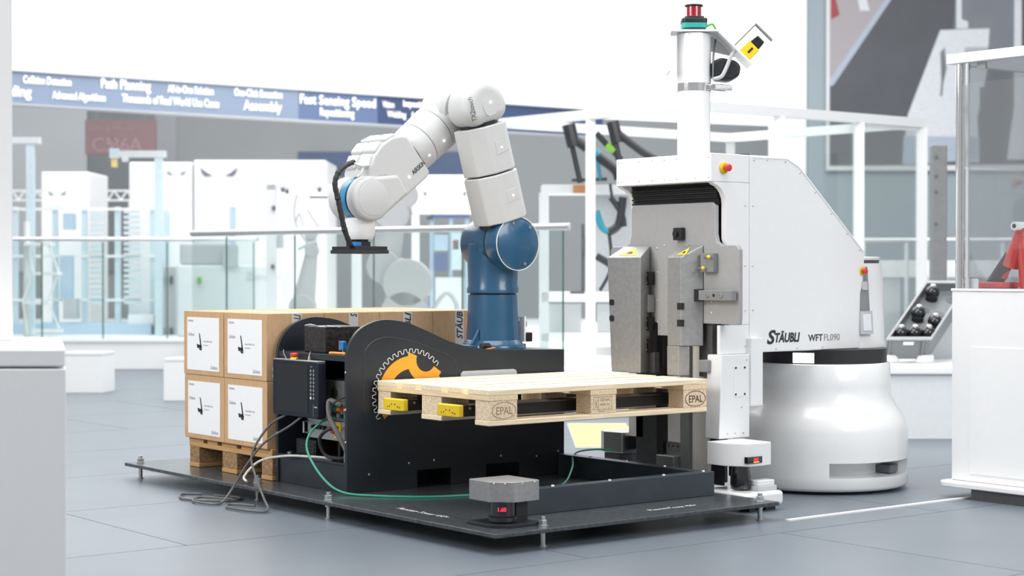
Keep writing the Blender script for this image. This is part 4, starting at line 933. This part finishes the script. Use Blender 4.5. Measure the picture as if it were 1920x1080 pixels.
# camera gantry poles
for px, py0, arm0, arm1, lb, dv in ((70, 272, 25, 88, 'pale camera pole with short arm next to eye emblem cabinet', None), (307, 297, 222, 320, 'pale gantry pole with cyan and yellow camera on long arm', 1)):
    d = 19.6; t = hthing('camera_pole', lb, 'pole', px, d, PZ)
    H().box(sx(px, d)-.04, sx(px, d)+.04, d-.3, d-.22, PZ, hz(py0, d)).build('post', 'back_cyan', t)
    H().box(sx(arm0, d), sx(arm1, d), d-.31, d-.21, hz(py0, d)-.005, hz(py0-11, d)).build('arm', 'back_pale', t)
    if dv:
        H().box(sx(218, d), sx(232, d), d-.32, d-.2, hz(300, d), hz(282, d)).build('camera', 'back_cyan', t); H().box(sx(221, d), sx(229, d), d-.31, d-.21, hz(316, d), hz(300.5, d)).build('camera_light', 'mat_yellow', t)
        H().cyl((sx(240, d), d-.26, hz(298, d)), (sx(250, d), d-.26, hz(298, d)), .05, n=12).build('motor', 'back_white', t)
# roof truss
t = hthing('lattice_truss', 'white lattice truss between the two eye emblem cabinets', 'truss', 200, 24, hz(375, 24))
for py in (356, 374): hbox(-40, 250, py, py+3, 24, 24.05).build('chord', 'back_white', t)
for k in range(24): H().tube([(sx(-38+12*k, 24), 24.02, hz(358 if k % 2 else 375, 24)), (sx(-26+12*k, 24), 24.02, hz(375 if k % 2 else 358, 24))], .012, 5, smooth=False).build('brace', 'back_white', t)
for px in (-38, 247): H().box(sx(px, 24)-.04, sx(px, 24)+.04, 24, 24.08, PZ, hz(377, 24)).build('post', 'back_white', t)

# pale machine frame behind the gripper
t = hthing('frame_cell', 'white frame cell with small clamps behind the robot gripper', 'machine frame', 580, 17, PZ)
d = 17
for px in (508, 668): H().box(sx(px, d)-.045, sx(px, d)+.045, d, d+.09, PZ, hz(346, d)).build('post', 'back_pale', t)
hbox(500, 676, 346, 356, d, d+.09).build('beam', 'back_pale', t)
for px, py in ((527, 352), (535, 355), (596, 352), (510, 386), (508, 496)): hbox(px, px+6, py, py+8, d-.04, d).build('clamp', 'back_dark', t)
hbox(580, 614, 368, 372, d-.02, d).build('bar', 'back_dark', t)
hbox(528, 545, 512, 640, d+.1, d+.2).build('door', 'back_white', t); hbox(512, 527, 440, 465, d+.1, d+.3).build('box', 'back_grey', t)
def pale_robot(label, d, pts, rad, base, extra):
    t = hthing('pale_robot', label, 'robot', pts[0][0], d, PZ)
    P = [(sx(a, d), d, hz(b, d)) for a, b in pts]
    H().lathe([(base, 0), (base, .06), (base*.8, .08), (base*.75, P[0][2]-PZ)], (P[0][0], d, PZ), n=24).build('pedestal', 'back_robot', t)
    for i in range(len(P)-1):
        H().cyl(P[i], P[i+1], rad[i], rad[i+1]*.9, n=20).build('arm_link', 'back_robot', t)
    for p, r in zip(P, rad): H().cyl((p[0], p[1]-r*1.1, p[2]), (p[0], p[1]+r*1.1, p[2]), r*1.05, n=24).build('joint', 'back_robot', t, bevel=.01)
    for l, r, m_ in extra: H().tube([(sx(a, d), d-.05, hz(b, d)) for a, b in l], r, 6).build('hose', m_, t)
pale_robot('pale robot with thin gripper fingers raised behind the glass', 16.2, [(565, 610), (568, 575), (585, 470), (583, 440)], (.14, .11, .06, .05), .22, [([(583, 462), (560, 430), (553, 400), (558, 365)], .012, 'back_grey'), ([(585, 462), (598, 430), (585, 405), (578, 392)], .012, 'back_grey'), ([(560, 468), (580, 458), (596, 455)], .016, 'back_grey'), ([(556, 420), (562, 400), (570, 425)], .010, 'back_grey')])
pale_robot('large pale robot standing behind glass below the white wrist', 15.6, [(760, 590), (765, 530), (720, 500), (735, 400), (757, 365)], (.20, .20, .14, .14, .12), .32, [([(800, 600), (835, 550), (856, 570), (853, 600)], .02, 'back_grey')])
t = hthing('blue_rack', 'pale blue rack with colourful boxes behind the robot shoulder', 'rack', 845, 19.3, PZ)
d = 19.3
for px in (806, 842, 872): hbox(px, px+7, 400, 600, d, d+.1).build('post', 'back_blue', t)
hbox(806, 880, 402, 409, d-.02, d).build('beam', 'banner_mid', t); hbox(800, 812, 406, 412, d-.06, d-.02).build('bar', 'back_dark', t)
for a, b, c, e, m_ in ((814, 840, 440, 470, 'back_blue'), (814, 838, 474, 508, 'banner_mid'), (846, 868, 436, 506, 'back_cyan'), (849, 860, 450, 468, 'sign_red'), (816, 870, 520, 600, 'back_pale')): hbox(a, b, c, e, d-.04, d+.0).build('rack_box', m_, t)
t = hthing('machine_hood', 'white machine hood with small black feet under the robot forearm', 'machine hood', 830, 18.6, hz(400, 18.6))
H().box(sx(772, 18.6), sx(905, 18.6), 18.6, 19.0, hz(400, 18.6), hz(328, 18.6)).build('body', 'back_white', t, bevel=.02)
for px in (795, 869): hbox(px, px+4, 360, 366, 18.57, 18.6).build('catch', 'back_dark', t)
hbox(820, 856, 344, 356, 18.56, 18.6).build('handle_plate', 'back_pale', t)
for px in (776, 898): H().box(sx(px, 18.6)-.04, sx(px, 18.6)+.04, 18.9, 19.0, PZ, hz(400, 18.6)).build('leg', 'back_white', t)

# ------------------------------------------------------------------ white frame cage with bikes
cg = thing('frame_cage', 'white profile frame cage with glass panes behind the forklift', 'frame', hall(sx(1290, 12.6), 12.6, PZ))
zt = hz(188, 12.6)
K0 = (sx(1290, 12.6), 12.6)
def cpt(px, tpy):
    d = (zt-CAM.z)*FPX/(505.5-tpy); return (sx(px, d), d)
KL = cpt(940, 223); KR = cpt(1728, 223)
KB = (KL[0]+KR[0]-K0[0], KL[1]+KR[1]-K0[1])
def bar(a, b, z, nm='beam', r=.036):
    L = math.hypot(b[0]-a[0], b[1]-a[1]); nx, ny = -(b[1]-a[1])/L*r, (b[0]-a[0])/L*r
    H().xy([(a[0]-nx, a[1]-ny), (b[0]-nx, b[1]-ny), (b[0]+nx, b[1]+ny), (a[0]+nx, a[1]+ny)], z-2*r, z).build(nm, 'back_white', cg)
def onl(a, b, px):
    lo, hi = 0, 1
    inc = (b[0]/b[1]) > (a[0]/a[1])
    for _ in range(40):
        m_ = (lo+hi)/2; s_, d = a[0]+(b[0]-a[0])*m_, a[1]+(b[1]-a[1])*m_
        if (960+s_/d*FPX < px) == inc: lo = m_
        else: hi = m_
    return (a[0]+(b[0]-a[0])*lo, a[1]+(b[1]-a[1])*lo)
for a, b in ((K0, KL), (K0, KR), (KL, KB), (KR, KB)): bar(a, b, zt); bar(a, b, PZ+.075)
posts = [onl(K0, KL, p) for p in (1107,)]+[KL, KR, KB, onl(K0, KR, 1460), onl(K0, KR, 1610), onl(KL, KB, 1370), K0]
for p in posts: H().box(p[0]-.036, p[0]+.036, p[1]-.036, p[1]+.036, PZ, zt-.072).build('post', 'back_white', cg)
bar(onl(K0, KR, 1610), KR, hz(238, 14), 'rail', .012)
for a, b in ((onl(K0, KR, 1460), onl(K0, KR, 1610)), (onl(K0, KR, 1610), KR)):
    L = math.hypot(b[0]-a[0], b[1]-a[1]); nx, ny = -(b[1]-a[1])/L*.004, (b[0]-a[0])/L*.004
    H().xy([(a[0]-nx, a[1]-ny), (b[0]-nx, b[1]-ny), (b[0]+nx, b[1]+ny), (a[0]+nx, a[1]+ny)], PZ+.08, zt-.075).build('glass_pane', 'pane', cg)
# work table inside the cage
t = hthing('work_table', 'pale work table with copper clamp inside the white frame cage', 'table', 1120, 14.6, 0)
d = 14.6
hbox(1016, 1200, 346, 362, d, d+.5).build('upper_beam', 'back_pale', t)
for px in (1020, 1196): H().box(sx(px, d)-.04, sx(px, d)+.04, d, d+.08, PZ, hz(362, d)).build('leg', 'back_pale', t)
hbox(1016, 1200, 548, 566, d, d+.5).build('table_top', 'back_white', t)
hbox(1016, 1200, 625, 640, d, d+.5).build('lower_shelf', 'back_white', t); hbox(1075, 1100, 347, 362, d-.06, d-.001).build('clamp', 'copper', t)
hbox(1100, 1198, 366, 546, d+.4, d+.42).build('back_plate', 'back_grey', t)
for a, b in ((1024, 1090), (1120, 1190)): hbox(a, b, 570, 622, d+.35, d+.4).build('drawer', 'back_pale', t)
def bike(label, d, o, tubes):
    t = hthing('bike_frame', label, 'bike frame', o[0], d, hz(o[1], d))
    for nm, pts, r, m_ in tubes: H().tube([(sx(a, d), d, hz(b, d)) for a, b in pts], r if callable(r) else r, 10, smooth=len(pts) > 2).build(nm, m_, t)
    return t
bike('black bicycle frame with blue down tube clamped on the work table', 14.3, (1090, 346), [('head_tube', [(1066, 234), (1076, 275)], .055, 'bike_black'), ('seat_tube', [(1070, 262), (1088, 343)], .022, 'bike_black'), ('top_tube', [(1078, 262), (1100, 278)], .04, 'bike_black'), ('blue_tube', [(1098, 272), (1122, 292)], .04, 'bike_teal'), ('down_tube', [(1110, 285), (1152, 318), (1160, 336)], lambda q: .04, 'bike_black'), ('lower_stay', [(1116, 278), (1126, 338)], .015, 'bike_teal'), ('crossbar', [(1072, 338), (1138, 336)], .014, 'bike_black')])
bike('black bicycle frame with green stripe leaning towards the forklift mast', 13.9, (1180, 346), [('head_tube', [(1148, 228), (1158, 268)], .05, 'bike_black'), ('top_tube', [(1158, 250), (1200, 282), (1230, 300)], .032, 'bike_black'), ('seat_tube', [(1152, 262), (1160, 300)], .026, 'bike_black'), ('green_stripe', [(1137, 272), (1152, 284)], .03, 'bike_green'), ('lower_tube', [(1118, 250), (1138, 272), (1165, 300)], .024, 'bike_black')])
bike('dark bicycle fork hanging below the work table beam', 14.2, (1140, 548), [('fork_blade', [(1118, 395), (1128, 425), (1142, 435)], .028, 'bike_teal'), ('fork_blade', [(1142, 435), (1160, 420), (1168, 370)], .034, 'bike_black'), ('steerer', [(1145, 370), (1165, 400), (1170, 425)], .025, 'bike_black'), ('hanger', [(1144, 345), (1148, 375)], .012, 'bike_black'), ('lower_arm', [(1118, 480), (1150, 500), (1164, 520)], .03, 'bike_black'), ('link', [(1142, 436), (1146, 500), (1125, 545)], .014, 'bike_black')])
t = hthing('clamp_stand', 'thin dark stand with angled bracket beside the cage post', 'stand', 1093, 14.1, hz(548, 14.1))
H().cyl((sx(1093, 14.1), 14.1, hz(548, 14.1)), (sx(1093, 14.1), 14.1, hz(420, 14.1)), .014, n=8).build('rod', 'back_dark', t)
H().prism([(sx(a, 14.1), hz(b, 14.1)) for a, b in ((1089, 447), (1100, 445), (1100, 478), (1094, 475))], lambda p, q, s: (p, s, q), 14.05, 14.1).build('bracket', 'back_dark', t)
hbox(1070, 1096, 546, 551, 14.0, 14.2).build('foot', 'back_dark', t)

# ------------------------------------------------------------------ right side: table, crate, posts
t = hthing('display_table', 'low pale grey display counter with white edge carrying the tilted crate', 'counter', 1740, 10.9, 0)
d = 10.9
H().box(sx(1590, d), sx(2300, d), d, d+1.45, 0, hz(702, d)).build('body', 'back_pale', t)
H().box(sx(1586, d), sx(2300, d), d-.03, d+1.45, hz(702, d), hz(688, d)).build('top_edge', 'back_white', t, bevel=.01)
TZ = hz(688, d)
# crate, tilted towards the aisle
cr = hthing('bottle_crate', 'grey plastic crate tilted on feet with round black bottles inside', 'crate', 1725, 11.6, TZ)
cd0 = 11.3
o0 = Vector((sx(1665, cd0), cd0, hz(634, cd0))); o1 = Vector((sx(1746, cd0), cd0, hz(634, cd0)))
ex = (o1-o0); ey = Vector((sx(1738, 11.9), 11.9, hz(528, 11.9)))-o0; en = ex.cross(ey).normalized(); en = -en if en.z < 0 else en
dn = -en*.16
def cpnt(a, b, c): p = o0+ex*a+ey*b+dn*c; return hall(*p)
def cpr(name, pts, m_): return MB().add([cpnt(*p) for p in pts], [(0, 1, 2, 3), (4, 5, 6, 7), (0, 1, 5, 4), (1, 2, 6, 5), (2, 3, 7, 6), (3, 0, 4, 7)]).build(name, m_, cr)
def cbox(name, a0, a1, b0, b1, c0, c1, m_): return cpr(name, [(a0, b0, c0), (a1, b0, c0), (a1, b1, c0), (a0, b1, c0), (a0, b0, c1), (a1, b0, c1), (a1, b1, c1), (a0, b1, c1)], m_)
cbox('floor_tray', .03, .97, .02, .98, .40, 1.0, 'crate_grey')
for a0, a1, b0, b1 in ((0, .03, 0, 1), (.97, 1, 0, 1), (.03, .97, 0, .02), (.03, .97, .98, 1)): cbox('side_wall', a0, a1, b0, b1, .04, 1.0, 'crate_grey')
for a0, a1, b0, b1 in ((-.03, .03, -.02, 1.02), (.97, 1.03, -.02, 1.02), (.03, .97, -.02, .025), (.03, .97, .975, 1.02)): cbox('rim', a0, a1, b0, b1, 0, .06, 'crate_rim')
cbox('grip', .38, .62, -.012, 0, .15, .30, 'back_white')
for a in (.08, .85): cbox('rib', a-.02, a+.02, -.02, 0, .08, 1.0, 'crate_grey')
bpos = ((.18, .14, .62), (.50, .14, .60), (.82, .14, .62), (.30, .45, .75), (.80, .34, .58), (.30, .82, .72), (.80, .78, .0))
for k, (a, b, r) in enumerate(bpos):
    if r == 0: continue
    nm = ('black bottle in crate corner under the front rim', 'black bottle in crate between two corner bottles', 'black bottle in crate corner next to the outer side', 'tall black bottle in crate middle beside the empty sockets', 'black bottle in crate second row near the outer side', 'tall black bottle in crate at the raised rear end')[k]
    bt = thing('black_bottle', nm, 'bottle', cpnt(a, b, .4), 'black bottles in the grey crate')
    c = cpnt(a, b, .05 if r > .7 else .16); n_ = (cpnt(a, b, 0)-cpnt(a, b, 1)).normalized(); R_ = .048
    MB().lathe([(R_*math.sin(q), -R_*math.cos(q)) for q in [PI*i/10 for i in range(1, 10)]], c, n_, 20).build('bulb', 'black_gloss', bt)
    MB().cyl(cpnt(a, b, .40), c, .040, n=16).build('neck', 'black', bt)
    MB().lathe([(.018, 0), (.018, .012), (.012, .016), (.0002, .017)], c+n_*R_*.93, n_, 12).build('cap', 'steel_bolt', bt)
for a, b in ((.30, .62), (.72, .55), (.80, .80)): MB().lathe([(.036, 0), (.036, .003)], cpnt(a, b, .402), (cpnt(a, b, 0)-cpnt(a, b, 1)).normalized(), 16).build('empty_socket', 'back_dark', cr)
for a, b in ((.05, .02), (.85, .02)):
    p = cpnt(a+.05, b, 1.0); MB().box(p.x-.05, p.x+.05, p.y-.04, p.y+.04, TZ, p.z+.02).build('foot', 'back_white', cr, bevel=.01)
p = cpnt(.5, .9, 1.0); MB().box(p.x-.15, p.x+.15, p.y-.04, p.y+.04, TZ, p.z-.01).build('rear_support', 'back_grey', cr)
p = cpnt(.5, .1, 1.0)
t = hthing('profile_post', 'dark grey profile post standing behind the tilted crate', 'post', 1762, 13.4, 0)
H().box(sx(1748, 13.4), sx(1776, 13.4), 13.4, 13.5, 0, hz(272, 13.4)).build('profile', 'mid_grey', t, bevel=.008)
for py in (295, 330, 360, 420): H().cyl((sx(1755, 13.4), 13.4, hz(py, 13.4)), (sx(1755, 13.4), 13.39, hz(py, 13.4)), .012, n=10).build('profile_hole', 'back_dark', t)
t = hthing('rear_railing', 'pale rear railing passing behind the crate and glass showcase', 'railing', 1750, 16.75, 0)
H().cyl((sx(1612, 16.75), 16.75, hz(451, 16.75)), (sx(2300, 16.75), 16.75, hz(451, 16.75)), .025, n=14).build('rail', 'rail_steel', t)
for px in (1620, 1700, 1880, 2100): H().cyl((sx(px, 16.75), 16.75, 0), (sx(px, 16.75), 16.75, hz(451, 16.75)), .02, n=10).build('post', 'back_pale', t)
t = hthing('rear_desk', 'white rear desk with drawers behind the forklift and crate', 'desk', 1700, 17, 0)
H().box(sx(1490, 17), sx(2250, 17), 17, 17.6, hz(520, 17), hz(488, 17)).build('desk_top', 'back_white', t)
for a, b, m_ in ((1500, 1590, 'back_pale'), (1640, 1690, 'back_pale'), (1735, 1780, 'back_white'), (1830, 1900, 'back_pale')): H().box(sx(a, 17), sx(b, 17), 17.05, 17.5, 0, hz(520, 17)).build('drawer_unit', m_, t)

# ------------------------------------------------------------------ glass showcase on the right
sc_ = thing('glass_showcase', 'white showcase cabinet with glass top and chrome corner post', 'showcase', (3.05, -.28, 0))
SX0, SX1, SY0, SY1 = 2.70, 3.40, -.95, .07
TB = .955
MB().box(SX0, SX1, SY0, SY1, .075, TB-.012).build('cabinet', 'white_paint', sc_, bevel=.004)
MB().box(SX0-.004, SX1, SY0, SY1+.004, TB-.012, TB).build('cabinet_top', 'white_gloss', sc_, bevel=.003)
MB().box(SX0-.004, SX0, SY0, -.035, .11, .69).build('door', 'white_paint', sc_, bevel=.001)
MB().xy(rounded(SX0-.075, SX1+.05, SY0-.05, SY1+.035, .06, 8), .050, .0745).build('base_plate', 'white_gloss', sc_, bevel=.006)
MB().box(SX0-.05, SX1, SY0, SY1-.15, .0, .0495).build('plinth', 'mast_dark', sc_)
LZ = 1.985
MB().box(SX0-.02, SX1+.02, SY0, SY1+.02, LZ, LZ+.045).build('lid', 'white_paint', sc_, bevel=.003)
MB().cyl((SX0+.018, SY1-.03, TB), (SX0+.018, SY1-.03, LZ), .020, n=24).build('corner_post', 'chrome', sc_)
MB().cyl((SX1-.03, SY1-.03, TB), (SX1-.03, SY1-.03, LZ), .020, n=24).build('corner_post', 'chrome', sc_)
MB().box(SX0+.002, SX0+.010, SY0, SY1-.06, TB, LZ).build('glass_pane', 'showcase', sc_); MB().box(SX0+.05, SX1-.05, SY1-.012, SY1-.004, TB, LZ).build('glass_pane', 'showcase', sc_)
MB().box(SX0+.0, SX0+.012, SY1-.09, SY1-.075, TB, LZ).build('pane_strip', 'chrome', sc_)
MB().box(SX0+.03, SX0+.045, SY1-.16, SY1-.115, LZ-.03, LZ).build('hinge', 'aluminium', sc_)
MB().box(SX0+.03, SX0+.04, SY1-.12, SY1-.08, TB, TB+.045).build('socket', 'white_paint', sc_, bevel=.003)
rr_ = thing('red_tool_arm', 'small red and black jointed tool arm inside the glass showcase', 'model', (2.95, -.28, TB))
def rp(px, py): # points in the plane x = 2.95
    r = Vector((0, 0, 0)); s_ = (px-960)/FPX; z_ = -(py-540)/FPX; c_, n_ = math.cos(PITCH), math.sin(PITCH)
    ddir = RIGHT*s_+AWAY*(c_+z_*n_)+UP*(-n_+z_*c_); k = (2.95-CAM.x)/ddir.x; return CAM+ddir*k
b0 = rp(1862, 540)
MB().box(2.88, 3.02, b0.y-.10, b0.y+.07, TB, TB+.03).build('foot', 'red', rr_, bevel=.01)
MB().cyl(rp(1862, 536), rp(1895, 480), .038, .030, n=18).build('lower_link', 'rubber', rr_)
MB().cyl(rp(1880, 520), rp(1915, 425), .022, .018, n=14).build('red_strut', 'red', rr_)
MB().cyl(rp(1895, 500), rp(1914, 440), .040, .030, n=18).build('upper_link', 'red', rr_)
MB().cyl(rp(1914, 424)+Vector((-.05, 0, 0)), rp(1914, 424)+Vector((.03, 0, 0)), .020, n=20).build('joint', 'label_paper', rr_)
MB().cyl(rp(1914, 424)+Vector((-.052, 0, 0)), rp(1914, 424)+Vector((-.049, 0, 0)), .010, n=16).build('joint_hole', 'black', rr_)
MB().cyl(rp(1914, 440), rp(1925, 545), .022, .030, n=14).build('rear_strut', 'red', rr_)

# ------------------------------------------------------------------ left foreground counter
t = hthing('white_counter', 'large white counter with tall pale pillar standing before the cube stools', 'counter', 60, 5.0, 0)
d = 5.0
def cpl(a, b, d0, d1): return [(sx(-400, d0), d0), (sx(a, d0), d0), (sx(b, d1), d1), (sx(-400, d1), d1)]
H().xy(cpl(123, 117, d, d+.9), 0, hz(692, d)).build('body', 'white_paint', t, bevel=.004)
H().xy(cpl(122, 116, d+.004, d+.9), hz(692, d)+.006, hz(655, d)).build('counter_top', 'white_paint', t, bevel=.006)
H().xy(cpl(24, 22, d+.6, d+.88), hz(655, d), hz(-80, d)).build('pillar', 'white_paint', t, bevel=.004)
